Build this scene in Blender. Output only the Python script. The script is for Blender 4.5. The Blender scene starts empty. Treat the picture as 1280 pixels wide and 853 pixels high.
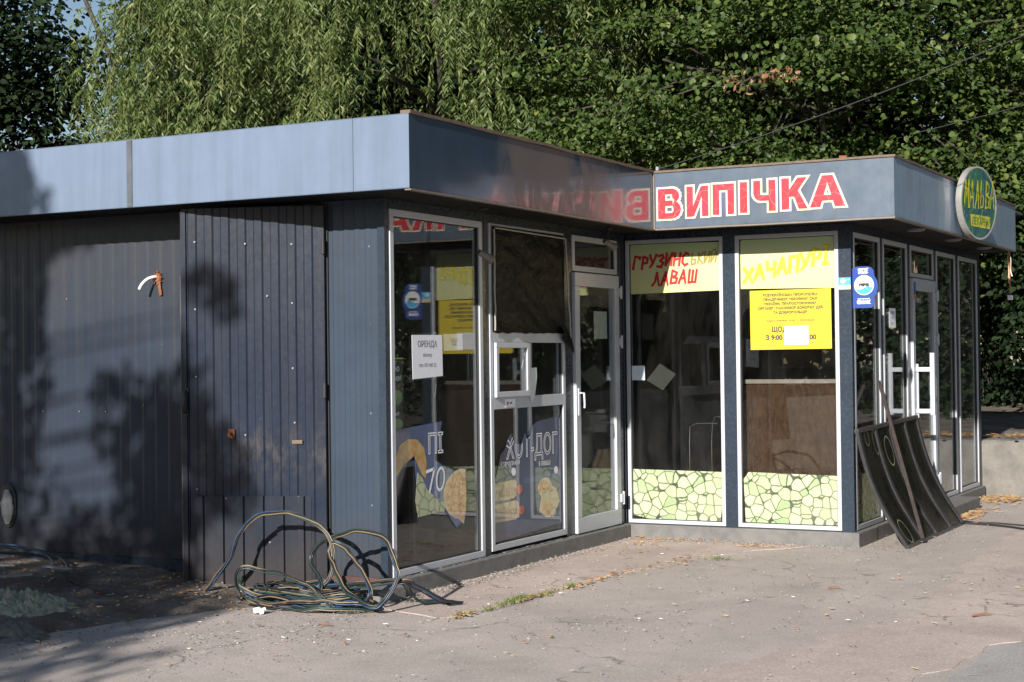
import bpy, math, random
import numpy as np
from mathutils import Vector, Matrix, noise
random.seed(7)
RNG = np.random.default_rng(7)
SC = bpy.context.scene
COL = SC.collection
R_ = math.radians

# ------------------------------------------------------------------ camera
cd = bpy.data.cameras.new('camera'); cam = bpy.data.objects.new('camera', cd); COL.objects.link(cam)
cd.sensor_width = 36; cd.lens = 56.257; cd.clip_end = 2000; cd.clip_start = .05
cF = Vector((-0.46626236, 0.88458337, 0.01056773)); cR = Vector((0.88450623, 0.46636788, -0.01223634)); cU = Vector((0.01575251, -0.00364187, 0.99986929))
cam.matrix_world = Matrix(((cR.x, cU.x, -cF.x, 0), (cR.y, cU.y, -cF.y, 0), (cR.z, cU.z, -cF.z, 1.55), (0, 0, 0, 1)))
SC.camera = cam
# ------------------------------------------------------------------ sky and sun
SUN = Vector((-.105, 1, -.385)).normalized()
w = bpy.data.worlds.new('World'); SC.world = w; w.use_nodes = True
wn = w.node_tree; wn.nodes.clear()
sky = wn.nodes.new('ShaderNodeTexSky'); sky.sky_type = 'NISHITA'; sky.sun_disc = False
sky.sun_elevation = math.asin(-SUN.z); sky.sun_rotation = math.atan2(-SUN.x, -SUN.y)
sky.air_density = 1.0; sky.dust_density = .4; sky.ozone_density = 1.2
bg = wn.nodes.new('ShaderNodeBackground'); bg.inputs[1].default_value = .055
wo = wn.nodes.new('ShaderNodeOutputWorld'); wn.links.new(sky.outputs[0], bg.inputs[0]); wn.links.new(bg.outputs[0], wo.inputs[0])
sl = bpy.data.lights.new('sun', 'SUN'); sl.energy = 4.9; sl.angle = R_(.55); sl.color = (1, .95, .88)
so = bpy.data.objects.new('sun', sl); COL.objects.link(so); so.rotation_euler = SUN.to_track_quat('-Z', 'Y').to_euler(); so.location = (2, -12, 14)
SC.view_settings.view_transform = 'Standard'; SC.view_settings.look = 'None'; SC.view_settings.gamma = 1
SC.view_settings.exposure = .8
SC.render.engine = 'CYCLES'
SC.cycles.transparent_max_bounces = 16; SC.cycles.max_bounces = 8; SC.cycles.sample_clamp_indirect = 4
SC.cycles.caustics_reflective = False; SC.cycles.caustics_refractive = False

# ------------------------------------------------------------------ mesh helpers
OFF = {}
def tag(o, label=None, cat=None, group=None, kind=None):
    if label: o['label'] = label
    if cat: o['category'] = cat
    if group: o['group'] = group
    if kind: o['kind'] = kind
    return o
def thing(name, loc, label, cat, group=None):
    o = bpy.data.objects.new(name, None); o.empty_display_size = .1; COL.objects.link(o); o.location = loc
    OFF[o.name] = Vector(loc); return tag(o, label, cat, group)
class MB:
    def __init__(s): s.v = []; s.f = []; s.m = []; s.sm = []
    def add(s, vs, fs, mi=0, sm=False):
        b = len(s.v); s.v += [tuple(x) for x in vs]; s.f += [tuple(i + b for i in f) for f in fs]
        s.m += [mi] * len(fs); s.sm += [sm] * len(fs); return s
    def box(s, a, b, mi=0):
        x0, x1 = sorted((a[0], b[0])); y0, y1 = sorted((a[1], b[1])); z0, z1 = sorted((a[2], b[2]))
        v = [(x, y, z) for x in (x0, x1) for y in (y0, y1) for z in (z0, z1)]
        return s.add(v, [(0, 1, 3, 2), (4, 6, 7, 5), (0, 4, 5, 1), (2, 3, 7, 6), (0, 2, 6, 4), (1, 5, 7, 3)], mi)
    def bar(s, a, b, w, h, up=(0, 0, 1), mi=0):
        a = Vector(a); b = Vector(b); d = (b - a).normalized(); x = d.cross(Vector(up)).normalized() * w / 2; y = x.cross(d).normalized() * h / 2
        v = [a - x - y, a + x - y, a + x + y, a - x + y, b - x - y, b + x - y, b + x + y, b - x + y]
        return s.add(v, [(0, 3, 2, 1), (4, 5, 6, 7), (0, 1, 5, 4), (1, 2, 6, 5), (2, 3, 7, 6), (3, 0, 4, 7)], mi)
    def tube(s, pts, r, n=8, mi=0, cap=True):
        P = [Vector(p) for p in pts]; rr = r if hasattr(r, '__len__') else [r] * len(P)
        prev = None; V = []
        for i, p in enumerate(P):
            t = (P[min(i + 1, len(P) - 1)] - P[max(i - 1, 0)])
            t = t.normalized() if t.length > 1e-9 else Vector((0, 0, 1))
            if prev is None:
                up = Vector((0, 0, 1)) if abs(t.z) < .9 else Vector((1, 0, 0)); x = t.cross(up).normalized()
            else:
                x = (prev - t * prev.dot(t)); x = x.normalized() if x.length > 1e-6 else t.orthogonal().normalized()
            prev = x; y = t.cross(x)
            V += [p + (x * math.cos(2 * math.pi * k / n) + y * math.sin(2 * math.pi * k / n)) * rr[i] for k in range(n)]
        F = [(i * n + k, i * n + (k + 1) % n, (i + 1) * n + (k + 1) % n, (i + 1) * n + k) for i in range(len(P) - 1) for k in range(n)]
        s.add(V, F, mi, True)
        if cap: s.add(V[:n], [tuple(range(n - 1, -1, -1))], mi); s.add(V[-n:], [tuple(range(n))], mi)
        return s
    def prism(s, poly, nrm, t, mi=0):      # planar polygon (3d points) given thickness t along nrm
        n = len(poly); N = Vector(nrm) * t; A = [Vector(p) for p in poly]; B = [p + N for p in A]
        return s.add(A + B, [tuple(range(n - 1, -1, -1)), tuple(range(n, 2 * n))] + [(i, (i + 1) % n, n + (i + 1) % n, n + i) for i in range(n)], mi)
    def build(s, name, mats, parent=None, label=None, cat=None, group=None, kind=None):
        me = bpy.data.meshes.new(name); off = OFF[parent.name] if parent else Vector((0, 0, 0))
        if parent is None and s.v:
            a = np.array(s.v); off = Vector((float(a[:, 0].mean()), float(a[:, 1].mean()), float(a[:, 2].min())))
        me.from_pydata([(x - off.x, y - off.y, z - off.z) for x, y, z in s.v], [], s.f)
        for m in (mats if isinstance(mats, (list, tuple)) else [mats]): me.materials.append(m)
        me.polygons.foreach_set('material_index', s.m); me.polygons.foreach_set('use_smooth', s.sm); me.update()
        o = bpy.data.objects.new(name, me); COL.objects.link(o)
        if parent: o.parent = parent
        else: o.location = off
        OFF[o.name] = off
        return tag(o, label, cat, group, kind)
def bevel(o, w=.003, seg=2):
    m = o.modifiers.new('bevel', 'BEVEL'); m.width = w; m.segments = seg; m.limit_method = 'ANGLE'; return o
def catmull(P, k=8):
    P = [Vector(p) for p in P]; Q = [P[0]] + P + [P[-1]]; out = []
    for i in range(1, len(Q) - 2):
        a, b, c, d = Q[i - 1], Q[i], Q[i + 1], Q[i + 2]
        for j in range(k):
            t = j / k; out.append(.5 * ((2 * b) + (c - a) * t + (2 * a - 5 * b + 4 * c - d) * t * t + (3 * b - a - 3 * c + d) * t ** 3))
    return out + [P[-1]]

# the four fronts of the kiosk: u runs along the wall (left to right), o outwards
XB, YA, YC, XD, YE = -5.5615, 8.804, 12.640, -3.5764, 17.50
ZS, ZW, ZFB, ZFT, OV = .125, 2.535, 2.598, 3.046, .4825
def P(face, u, z, o=0.0):
    if face == 'A': return Vector((u, YA - o, z))
    if face == 'C': return Vector((u, YC - o, z))
    if face == 'B': return Vector((XB + o, u, z))
    return Vector((XD + o, u, z))
NRM = {'A': Vector((0, -1, 0)), 'C': Vector((0, -1, 0)), 'B': Vector((1, 0, 0)), 'D': Vector((1, 0, 0))}
def fbox(mb, face, u0, u1, z0, z1, o0, o1, mi=0):
    return mb.box(P(face, u0, z0, o0), P(face, u1, z1, o1), mi)
def fpoly(mb, face, pts, o, t=.0012, mi=0):
    return mb.prism([P(face, u, z, o) for u, z in pts], NRM[face], t, mi)

# ------------------------------------------------------------------ materials
class NT:
    def __init__(s, name):
        s.m = bpy.data.materials.new(name); s.m.use_nodes = True; s.t = s.m.node_tree; s.n = s.t.nodes; s.l = s.t.links
        s.b = s.n['Principled BSDF']; s.out = s.n['Material Output']
    def node(s, ty, **kw):
        n = s.n.new(ty)
        for k, v in kw.items():
            if k.startswith('_'): n.inputs[int(k[1:])].default_value = v
            else: setattr(n, k, v)
        return n
    def link(s, a, b): s.l.new(a, b)
    def coord(s, scale=(1, 1, 1), kind='Object', rot=(0, 0, 0)):
        tc = s.node('ShaderNodeTexCoord'); mp = s.node('ShaderNodeMapping'); mp.inputs['Scale'].default_value = scale; mp.inputs['Rotation'].default_value = rot
        s.link(tc.outputs[kind], mp.inputs[0]); return mp.outputs[0]
    def noise(s, scale, detail=4, rough=.55, vec=None, dist=0):
        n = s.node('ShaderNodeTexNoise'); n.inputs['Scale'].default_value = scale; n.inputs['Detail'].default_value = detail
        n.inputs['Roughness'].default_value = rough; n.inputs['Distortion'].default_value = dist
        if vec is not None: s.link(vec, n.inputs['Vector'])
        return n.outputs[0]
    def ramp(s, fac, stops):
        r = s.node('ShaderNodeValToRGB'); e = r.color_ramp.elements
        while len(e) < len(stops): e.new(.5)
        for i, (p, c) in enumerate(stops):
            e[i].position = p; e[i].color = (*c, 1) if hasattr(c, '__len__') else (c, c, c, 1)
        s.link(fac, r.inputs[0]); return r.outputs[0]
    def mix(s, fac, a, b, mode='MIX'):
        m = s.node('ShaderNodeMix', data_type='RGBA', blend_type=mode)
        for k, x in ((0, fac), (6, a), (7, b)):
            if isinstance(x, (int, float)): m.inputs[k].default_value = x if k == 0 else (x, x, x, 1)
            elif isinstance(x, (tuple, list)): m.inputs[k].default_value = (*x, 1)
            else: s.link(x, m.inputs[k])
        return m.outputs[2]
    def math(s, op, a, b=0.0):
        m = s.node('ShaderNodeMath', operation=op)
        for k, x in ((0, a), (1, b)):
            if isinstance(x, (int, float)): m.inputs[k].default_value = x
            else: s.link(x, m.inputs[k])
        return m.outputs[0]
    def bump(s, h, st=.3, dist=.01):
        b = s.node('ShaderNodeBump'); b.inputs['Strength'].default_value = st; b.inputs['Distance'].default_value = dist
        s.link(h, b.inputs['Height']); s.link(b.outputs[0], s.b.inputs['Normal']); return b
    def set(s, **kw):
        for k, v in kw.items():
            k = k.replace('_', ' ')
            if isinstance(v, (int, float, tuple)): s.b.inputs[k].default_value = v if not isinstance(v, tuple) or len(v) == 4 else (*v, 1)
            else: s.link(v, s.b.inputs[k])
        return s
def dirty(name, col, rough=.45, var=.12, dirt=(.16, .14, .12), amount=.25, vscale=(1, 1, 1), metallic=0., scale=6, bump=0., coat=0., spec=.5):
    t = NT(name); v = t.coord(vscale)
    n1 = t.noise(scale, 6, .6, v); n2 = t.noise(scale * 7, 5, .6, v)
    lo = tuple(c * (1 - var) for c in col); hi = tuple(min(1, c * (1 + var)) for c in col)
    c = t.ramp(n1, [(.3, lo), (.7, hi)])
    d = t.ramp(t.math('ADD', t.math('MULTIPLY', n1, .6), t.math('MULTIPLY', n2, .4)), [(.52, 0.), (.72, 1.)])
    c = t.mix(t.math('MULTIPLY', d, amount), c, dirt)
    t.set(Base_Color=c, Metallic=metallic, Coat_Weight=coat, Coat_Roughness=.08)
    t.b.inputs['Specular IOR Level'].default_value = spec
    t.set(Roughness=t.ramp(n2, [(.3, max(.02, rough - .1)), (.7, min(1, rough + .12))]))
    if bump: t.bump(n2, bump, .004)
    return t.m
def flat(name, col, rough=.5, var=0.06, scale=25):
    t = NT(name); n = t.noise(scale, 4, .6, t.coord())
    t.set(Base_Color=t.ramp(n, [(.3, tuple(c * (1 - var) for c in col)), (.7, tuple(min(1, c * (1 + var)) for c in col))]), Roughness=rough); return t.m

def corrugated_mat(name, col, stain_top=.0, scuff=.3, band=0.):
    t = NT(name); v = t.coord((1, 1, 1)); vs = t.coord((9, 9, .5)); vt = t.coord((1, 1, 1))
    n1 = t.noise(2.2, 5, .6, v); n2 = t.noise(30, 5, .7, v); n3 = t.noise(2.0, 5, .6, vs)
    c = t.ramp(n1, [(.25, tuple(x * .84 for x in col)), (.75, tuple(x * 1.14 for x in col))])
    c = t.mix(t.math('MULTIPLY', t.ramp(n3, [(.45, 0.), (.75, 1.)]),   .22), c, (.05, .05, .052))
    sep = t.node('ShaderNodeSeparateXYZ'); t.link(vt, sep.inputs[0])
    top = t.ramp(t.math('ADD', sep.outputs[2], t.math('MULTIPLY', n3, .7)), [(.0, 0.), (1., 1.)])
    rt = t.node('ShaderNodeMapRange'); t.link(t.math('ADD', sep.outputs[2], t.math('MULTIPLY', n3, .8)), rt.inputs[0]); rt.inputs[1].default_value = 2.0; rt.inputs[2].default_value = 3.1
    c = t.mix(t.math('MULTIPLY', rt.outputs[0], stain_top), c, (.075, .065, .055))
    rb = t.node('ShaderNodeMapRange'); t.link(t.math('SUBTRACT', sep.outputs[2], t.math('MULTIPLY', n1, .6)), rb.inputs[0]); rb.inputs[1].default_value = .25; rb.inputs[2].default_value = -.25
    c = t.mix(t.math('MULTIPLY', rb.outputs[0], .55), c, (.06, .048, .038))
    sc = t.ramp(n2, [(.66, 0.), (.7, 1.)]); c = t.mix(t.math('MULTIPLY', t.math('MULTIPLY', sc, t.ramp(n1, [(.5, 0.), (.6, 1.)])), scuff), c, (.10, .098, .095))
    if band:
        bz = t.math('ABSOLUTE', t.math('SUBTRACT', sep.outputs[2], .95)); bm = t.node('ShaderNodeMapRange'); t.link(t.math('ADD', bz, t.math('MULTIPLY', n1, .25)), bm.inputs[0]); bm.inputs[1].default_value = .38; bm.inputs[2].default_value = .16
        n5 = t.ramp(t.noise(9, 6, .7, t.coord((1, 1, .5))), [(.48, 0.), (.66, 1.)]); c = t.mix(t.math('MULTIPLY', t.math('MULTIPLY', bm.outputs[0], n5), band), c, (.105, .09, .075))
    t.set(Base_Color=c, Roughness=t.ramp(n2, [(.3, .20), (.7, .28)])); t.b.inputs['Specular IOR Level'].default_value = .22; t.bump(n2, .06, .002); return t.m
def fascia_mat(name, col, refl=0., grime=.0):
    t = NT(name); v = t.coord(); vs = t.coord((6, 6, .35))
    n1 = t.noise(1.3, 5, .6, v); n3 = t.noise(1.6, 6, .65, vs); n2 = t.noise(9, 6, .65, v)
    c = t.ramp(n1, [(.3, tuple(x * .9 for x in col)), (.7, tuple(min(1, x * 1.08) for x in col))])
    c = t.mix(t.math('MULTIPLY', t.ramp(n3, [(.40, 0.), (.72, 1.)]), .5), c, tuple(x * .66 for x in col))
    rough = .3
    if grime:
        nm = t.noise(3.2, 7, .68, t.coord((1, 1, .7)), .6); g = t.ramp(nm, [(.36, 0.), (.5, 1.)])
        sep = t.node('ShaderNodeSeparateXYZ'); t.link(v, sep.inputs[0])
        band = t.node('ShaderNodeMapRange'); t.link(sep.outputs[1], band.inputs[0]); band.inputs[1].default_value = -2.6; band.inputs[2].default_value = -2.3
        b2 = t.node('ShaderNodeMapRange'); t.link(sep.outputs[1], b2.inputs[0]); b2.inputs[1].default_value = -.35; b2.inputs[2].default_value = -1.1
        g = t.math('MULTIPLY', t.math('MULTIPLY', g, band.outputs[0]), b2.outputs[0])
        c = t.mix(t.math('MULTIPLY', g, grime), c, (.12, .092, .075))
        t.set(Roughness=t.ramp(g, [(0., .2), (1., .6)]))
        t.set(Coat_Weight=t.ramp(g, [(0., .75), (1., .12)])); t.set(Coat_Roughness=t.ramp(n2, [(.3, .05), (.7, .14)])); t.b.inputs['Coat IOR'].default_value = 1.9
    else:
        t.set(Roughness=t.ramp(n2, [(.3, .27), (.7, .42)]))
        if refl: t.set(Coat_Weight=refl, Coat_Roughness=.08)
    t.set(Base_Color=c); t.bump(n1, .12, .01); return t.m

def glass_mat(name, tint=(.95, .965, .96), r0=.032, dirt=.05):
    t = NT(name); t.n.remove(t.b)
    g = t.node('ShaderNodeNewGeometry'); dp = t.node('ShaderNodeVectorMath', operation='DOT_PRODUCT')
    t.link(g.outputs['Normal'], dp.inputs[0]); t.link(g.outputs['Incoming'], dp.inputs[1])
    c = t.math('ABSOLUTE', dp.outputs['Value']); k = t.math('POWER', t.math('SUBTRACT', 1.0, c), 4.6)
    fr = t.math('ADD', r0, t.math('MULTIPLY', k, 1 - r0))
    tr = t.node('ShaderNodeBsdfTransparent'); tr.inputs[0].default_value = (*tint, 1)
    gl = t.node('ShaderNodeBsdfGlossy'); gl.inputs['Roughness'].default_value = 0.0; gl.inputs[0].default_value = (.95, .97, 1, 1)
    bm = t.node('ShaderNodeBump'); bm.inputs['Strength'].default_value = .012; bm.inputs['Distance'].default_value = .01
    t.link(t.noise(1.6, 2, .5, t.coord()), bm.inputs['Height']); t.link(bm.outputs[0], gl.inputs['Normal'])
    m1 = t.node('ShaderNodeMixShader'); t.link(fr, m1.inputs[0]); t.link(tr.outputs[0], m1.inputs[1]); t.link(gl.outputs[0], m1.inputs[2])
    df = t.node('ShaderNodeBsdfDiffuse'); df.inputs[0].default_value = (.45, .42, .38, 1)
    v = t.coord((3, 3, 1)); dn = t.ramp(t.noise(2.5, 7, .65, v), [(.35, .0), (.8, 1.)])
    sep = t.node('ShaderNodeSeparateXYZ'); t.link(t.coord(), sep.inputs[0])
    lowd = t.node('ShaderNodeMapRange'); t.link(sep.outputs[2], lowd.inputs[0]); lowd.inputs[1].default_value = 1.0; lowd.inputs[2].default_value = .1
    lowd.inputs[3].default_value = .4; lowd.inputs[4].default_value = 1.6
    m2 = t.node('ShaderNodeMixShader'); t.link(t.math('MULTIPLY', t.math('MULTIPLY', dn, lowd.outputs[0]), dirt), m2.inputs[0])
    t.link(m1.outputs[0], m2.inputs[1]); t.link(df.outputs[0], m2.inputs[2]); t.link(m2.outputs[0], t.out.inputs[0]); return t.m

def leaf_mat(name, stops, trans=.25, rough=.45):
    t = NT(name); g = t.node('ShaderNodeNewGeometry'); c = t.ramp(g.outputs['Random Per Island'], stops)
    t.set(Base_Color=c, Roughness=rough); t.b.inputs['Specular IOR Level'].default_value = .12 if rough > .6 else .28
    tl = t.node('ShaderNodeBsdfTranslucent'); t.link(t.mix(1., c, (1.5, 1.6, .6), 'MULTIPLY'), tl.inputs[0])
    ms = t.node('ShaderNodeMixShader'); ms.inputs[0].default_value = trans
    t.link(t.b.outputs[0], ms.inputs[1]); t.link(tl.outputs[0], ms.inputs[2]); t.link(ms.outputs[0], t.out.inputs[0]); return t.m

def slice_mat():     # the printed film of cut cucumber slices: flat print
    t = NT('cucumber_print'); v = t.coord((1, 1, 1)); 
    vm = t.node('ShaderNodeVectorMath', operation='ADD'); nz = t.node('ShaderNodeTexNoise'); nz.inputs['Scale'].default_value = 7; t.link(v, nz.inputs['Vector'])
    sc = t.node('ShaderNodeVectorMath', operation='SCALE'); sc.inputs['Scale'].default_value = .05; t.link(nz.outputs[1], sc.inputs[0]); t.link(v, vm.inputs[0]); t.link(sc.outputs[0], vm.inputs[1])
    e = t.node('ShaderNodeTexVoronoi', feature='DISTANCE_TO_EDGE'); e.inputs['Scale'].default_value = 11.5; e.inputs['Randomness'].default_value = .9; t.link(vm.outputs[0], e.inputs['Vector'])
    f = t.node('ShaderNodeTexVoronoi', feature='F1'); f.inputs['Scale'].default_value = 11.5; f.inputs['Randomness'].default_value = .9; t.link(vm.outputs[0], f.inputs['Vector'])
    sp = t.node('ShaderNodeSeparateColor'); t.link(f.outputs['Color'], sp.inputs[0])
    base = t.ramp(sp.outputs[0], [(.0, (.30, .43, .22)), (.25, (.46, .54, .35)), (.55, (.56, .57, .43)), (1., (.60, .57, .46))])
    seeds = t.ramp(t.noise(60, 3, .6, v), [(.5, 0.), (.62, 1.)]); core = t.ramp(f.outputs['Distance'], [(.0, 1.), (.35, 0.)])
    base = t.mix(t.math('MULTIPLY', t.math('MULTIPLY', seeds, core), .45), base, (.5, .66, .22))
    base = t.mix(t.ramp(e.outputs['Distance'], [(.05, .55), (.22, 0.)]), base, (.42, .50, .30)); fine = t.noise(45, 5, .7, v); base = t.mix(.5, base, t.ramp(fine, [(.3, .72), (.7, 1.15)]), 'MULTIPLY')
    rim = t.ramp(e.outputs['Distance'], [(.035, 0.), (.085, 1.)]); c = t.mix(rim, (.34, .42, .26), base)
    gap = t.math('MULTIPLY', t.ramp(e.outputs['Distance'], [(.022, 0.), (.036, 1.)]), t.ramp(f.outputs['Distance'], [(.72, 1.), (.76, 0.)])); c = t.mix(gap, (.05, .075, .04), c)
    fade = t.ramp(t.noise(2.2, 4, .6, v), [(.45, 0.), (.75, .35)]); c = t.mix(fade, c, (.5, .5, .4)); c = t.mix(1., c, (.80, .80, .74), 'MULTIPLY'); t.set(Base_Color=c, Roughness=.35); return t.m

M = {}
M['navy_sheet'] = corrugated_mat('navy_corrugated_sheet', (.028, .037, .055), .4, .25)
M['leaf_sheet'] = corrugated_mat('navy_door_sheet', (.015, .021, .037), .08, .35, .5)
M['patch_sheet'] = corrugated_mat('navy_patch_sheet', (.020, .025, .038), .0, .35)
M['side_sheet'] = corrugated_mat('blue_grey_side_sheet', (.040, .055, .078), .12, .15)
M['fascia_a'] = fascia_mat('pale_blue_fascia', (.14, .183, .258), .2)
M['fascia_b'] = fascia_mat('grimy_blue_fascia', (.038, .06, .10), 1., .75)
M['fascia_c'] = fascia_mat('grey_blue_fascia', (.082, .110, .148), .2)
M['fascia_d'] = fascia_mat('slate_blue_fascia', (.29, .38, .50), .6)
M['rust_trim'] = dirty('rusted_edge_trim', (.13, .09, .062), .7, .3, (.12, .07, .04), .6, scale=14)
M['pale_trim'] = dirty('pale_edge_trim', (.17, .14, .115), .5, .2, scale=14)
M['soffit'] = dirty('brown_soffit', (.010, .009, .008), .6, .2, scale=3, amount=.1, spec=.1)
M['roof'] = dirty('roof_felt', (.06, .06, .06), .9)
M['post'] = dirty('blue_grey_post', (.026, .037, .053), .26, .12, spec=.3, scale=5, amount=.08, dirt=(.1,.1,.1))
M['post_dark'] = dirty('dark_navy_post', (.018, .024, .036), .3, .15, scale=5, amount=.05, dirt=(.08,.07,.06))
M['upvc'] = dirty('white_window_plastic', (.43, .45, .49), .35, .08, (.35, .33, .3), .35, scale=9)
M['gasket'] = flat('black_gasket', (.02, .02, .022), .6)
M['glass'] = glass_mat('window_glass')
M['glass_c'] = glass_mat('window_glass_front', (.93, .95, .945), .04, .03)
M['glass_d'] = glass_mat('window_glass_side', (.8, .82, .8), .06, .10)
M['concrete'] = dirty('plinth_concrete', (.145, .142, .138), .9, .22, (.16, .14, .12), .6, scale=9, bump=.5)
M['concrete_dark'] = dirty('old_wall_concrete', (.17, .158, .142), .95, .3, (.11, .09, .07), .7, scale=5, bump=.6)
M['interior'] = dirty('interior_wall', (.15, .145, .135), .7, .2, scale=2)
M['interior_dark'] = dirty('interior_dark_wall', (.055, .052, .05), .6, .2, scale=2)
M['floor_in'] = dirty('interior_floor', (.16, .13, .1), .6, .3, scale=3)
M['board'] = None
M['black'] = flat('black_plastic', (.012, .012, .013), .4)
M['chrome'] = flat('chrome', (.6, .6, .6), .2); M['chrome'].node_tree.nodes['Principled BSDF'].inputs['Metallic'].default_value = 1
M['steel'] = dirty('galvanised_steel', (.22, .22, .23), .5, .2, metallic=.4)
M['rust'] = dirty('rust', (.2, .075, .03), .9, .4, (.12, .05, .02), .5, scale=20)
M['paper'] = flat('white_paper', (.78, .79, .84), .7, .03)
M['bright_paper'] = flat('bright_white_paper', (.75, .75, .74), .7, .02)
M['red'] = flat('red_vinyl', (.45, .015, .02), .4, .1, 5)
M['cream'] = flat('cream_vinyl', (.62, .52, .40), .45, .08, 9)
M['ink'] = flat('black_ink', (.03, .03, .03), .6)
M['grey_ink'] = flat('grey_ink', (.2, .2, .24), .6)
M['yellow'] = flat('yellow_board', (.56, .43, .02), .4, .03, 3)
M['white_print'] = flat('white_print', (.75, .76, .8), .5)
M['slices'] = slice_mat()

t = NT('plywood_board'); v = t.coord((1, 1, 1)); a_ = t.noise(6, 7, .7, v, 1.2); b_ = t.noise(38, 5, .7, t.coord((1, 1, .35)))
t.b.inputs['Specular IOR Level'].default_value = .08; t.set(Base_Color=t.mix(t.ramp(b_, [(.45, 0.), (.68, .6)]), t.ramp(a_, [(.3, (.022, .010, .005)), (.7, (.055, .028, .014))]), (.085, .05, .027)), Roughness=.75); M['board'] = t.m

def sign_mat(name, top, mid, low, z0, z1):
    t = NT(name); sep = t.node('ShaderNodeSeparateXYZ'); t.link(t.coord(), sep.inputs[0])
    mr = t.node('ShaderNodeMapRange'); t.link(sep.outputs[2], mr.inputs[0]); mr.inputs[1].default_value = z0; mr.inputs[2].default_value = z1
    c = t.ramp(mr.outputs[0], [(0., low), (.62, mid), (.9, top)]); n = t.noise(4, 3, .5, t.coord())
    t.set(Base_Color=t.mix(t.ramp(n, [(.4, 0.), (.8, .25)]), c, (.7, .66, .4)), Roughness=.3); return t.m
M['sign'] = sign_mat('lime_banner_top_shade', (.38, .50, .26), (.52, .54, .29), (.54, .56, .25), 0, .435)  # greener, darker top paints in the shade below the fascia

# ------------------------------------------------------------------ text
def text2d(body, h, bold=0., sx=1., align='CENTER', lh=1.0, space=1.):
    c = bpy.data.curves.new('t', 'FONT'); c.body = body; c.align_x = align; c.size = h / .73; c.offset = bold; c.space_line = lh; c.space_character = space
    c.resolution_u = 3
    o = bpy.data.objects.new('t', c); COL.objects.link(o); dg = bpy.context.evaluated_depsgraph_get(); ev = o.evaluated_get(dg); me = ev.to_mesh()
    vs = [(p.co.x * sx, p.co.y) for p in me.vertices]; fs = [tuple(p.vertices) for p in me.polygons]; ev.to_mesh_clear()
    bpy.data.objects.remove(o); bpy.data.curves.remove(c); return vs, fs
def ftext(mb, face, body, u, z, h, o, bold=0., sx=1., mi=0, mirror=False, rot=0., **kw):
    vs, fs = text2d(body, h, bold, sx, **kw); k = -1 if mirror else 1; cr, sr = math.cos(rot), math.sin(rot)
    pts = [P(face, u + k * (a * cr - b * sr), z + a * sr + b * cr, o) for a, b in vs]
    return mb.add(pts, [f[::-1] if mirror else f for f in fs], mi)
STROKES = {
 'Г': [[(0, 0), (.12, 1), (.85, .95), (.8, .8)]], 'Р': [[(.1, 0), (.18, 1)], [(.1, .98), (.8, .85), (.75, .5), (.15, .42)]],
 'У': [[(0, 1), (.35, .45), (.5, .5)], [(.9, 1), (.5, .3), (.15, 0)]], 'З': [[(.05, .9), (.6, 1), (.8, .78), (.35, .55), (.8, .35), (.6, .02), (0, .08)]],
 'И': [[(.08, 1), (.05, .02), (.8, .95)], [(.85, 1), (.82, 0)]], 'Н': [[(.1, 1), (.06, 0)], [(.85, 1), (.8, 0)], [(.1, .48), (.82, .56)]],
 'С': [[(.85, .85), (.5, 1), (.12, .7), (.1, .25), (.45, 0), (.85, .12)]], 'Ь': [[(.12, 1), (.1, .02), (.7, .05), (.75, .42), (.12, .48)]],
 'К': [[(.12, 1), (.08, 0)], [(.85, 1), (.15, .5), (.9, 0)]], 'Й': [[(.08, .95), (.05, .02), (.8, .9)], [(.85, .95), (.82, 0)], [(.25, 1.12), (.5, 1.04), (.7, 1.14)]],
 'Л': [[(0, 0), (.3, .3), (.42, 1)], [(.42, 1), (.85, 0)]], 'А': [[(0, 0), (.42, 1), (.85, 0)], [(.18, .36), (.7, .4)]],
 'В': [[(.1, 0), (.14, 1)], [(.14, 1), (.75, .85), (.65, .58), (.14, .52)], [(.14, .52), (.85, .4), (.75, .06), (.1, .02)]],
 'Ш': [[(.08, 1), (.1, .04), (.95, .06), (.96, 1)], [(.52, .95), (.52, .06)]], 'Х': [[(0, 1), (.85, 0)], [(.85, 1), (0, 0)]],
 'Ч': [[(.05, 1), (.12, .5), (.75, .52)], [(.8, 1), (.78, 0)]], 'П': [[(.05, 0), (.1, .95), (.85, 1), (.82, 0)]], 'І': [[(.3, .02), (.34, 1)], [(.05, 1), (.65, 1)], [(.02, 0), (.62, 0)]],
 'Т': [[(.4, 0), (.42, 1)], [(0, .98), (.85, 1)]], 'М': [[(0, 0), (.12, 1), (.45, .35), (.8, 1), (.9, 0)]], 'Б': [[(.7, .95), (.12, 1), (.1, .03), (.7, .08), (.72, .42), (.12, .5)]],
 'Е': [[(.8, 1), (.12, .95), (.1, .03), (.8, .05)], [(.12, .5), (.65, .53)]], 'О': [[(.45, 1), (.1, .7), (.12, .2), (.45, 0), (.8, .3), (.78, .8), (.45, 1)]],
}
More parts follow.
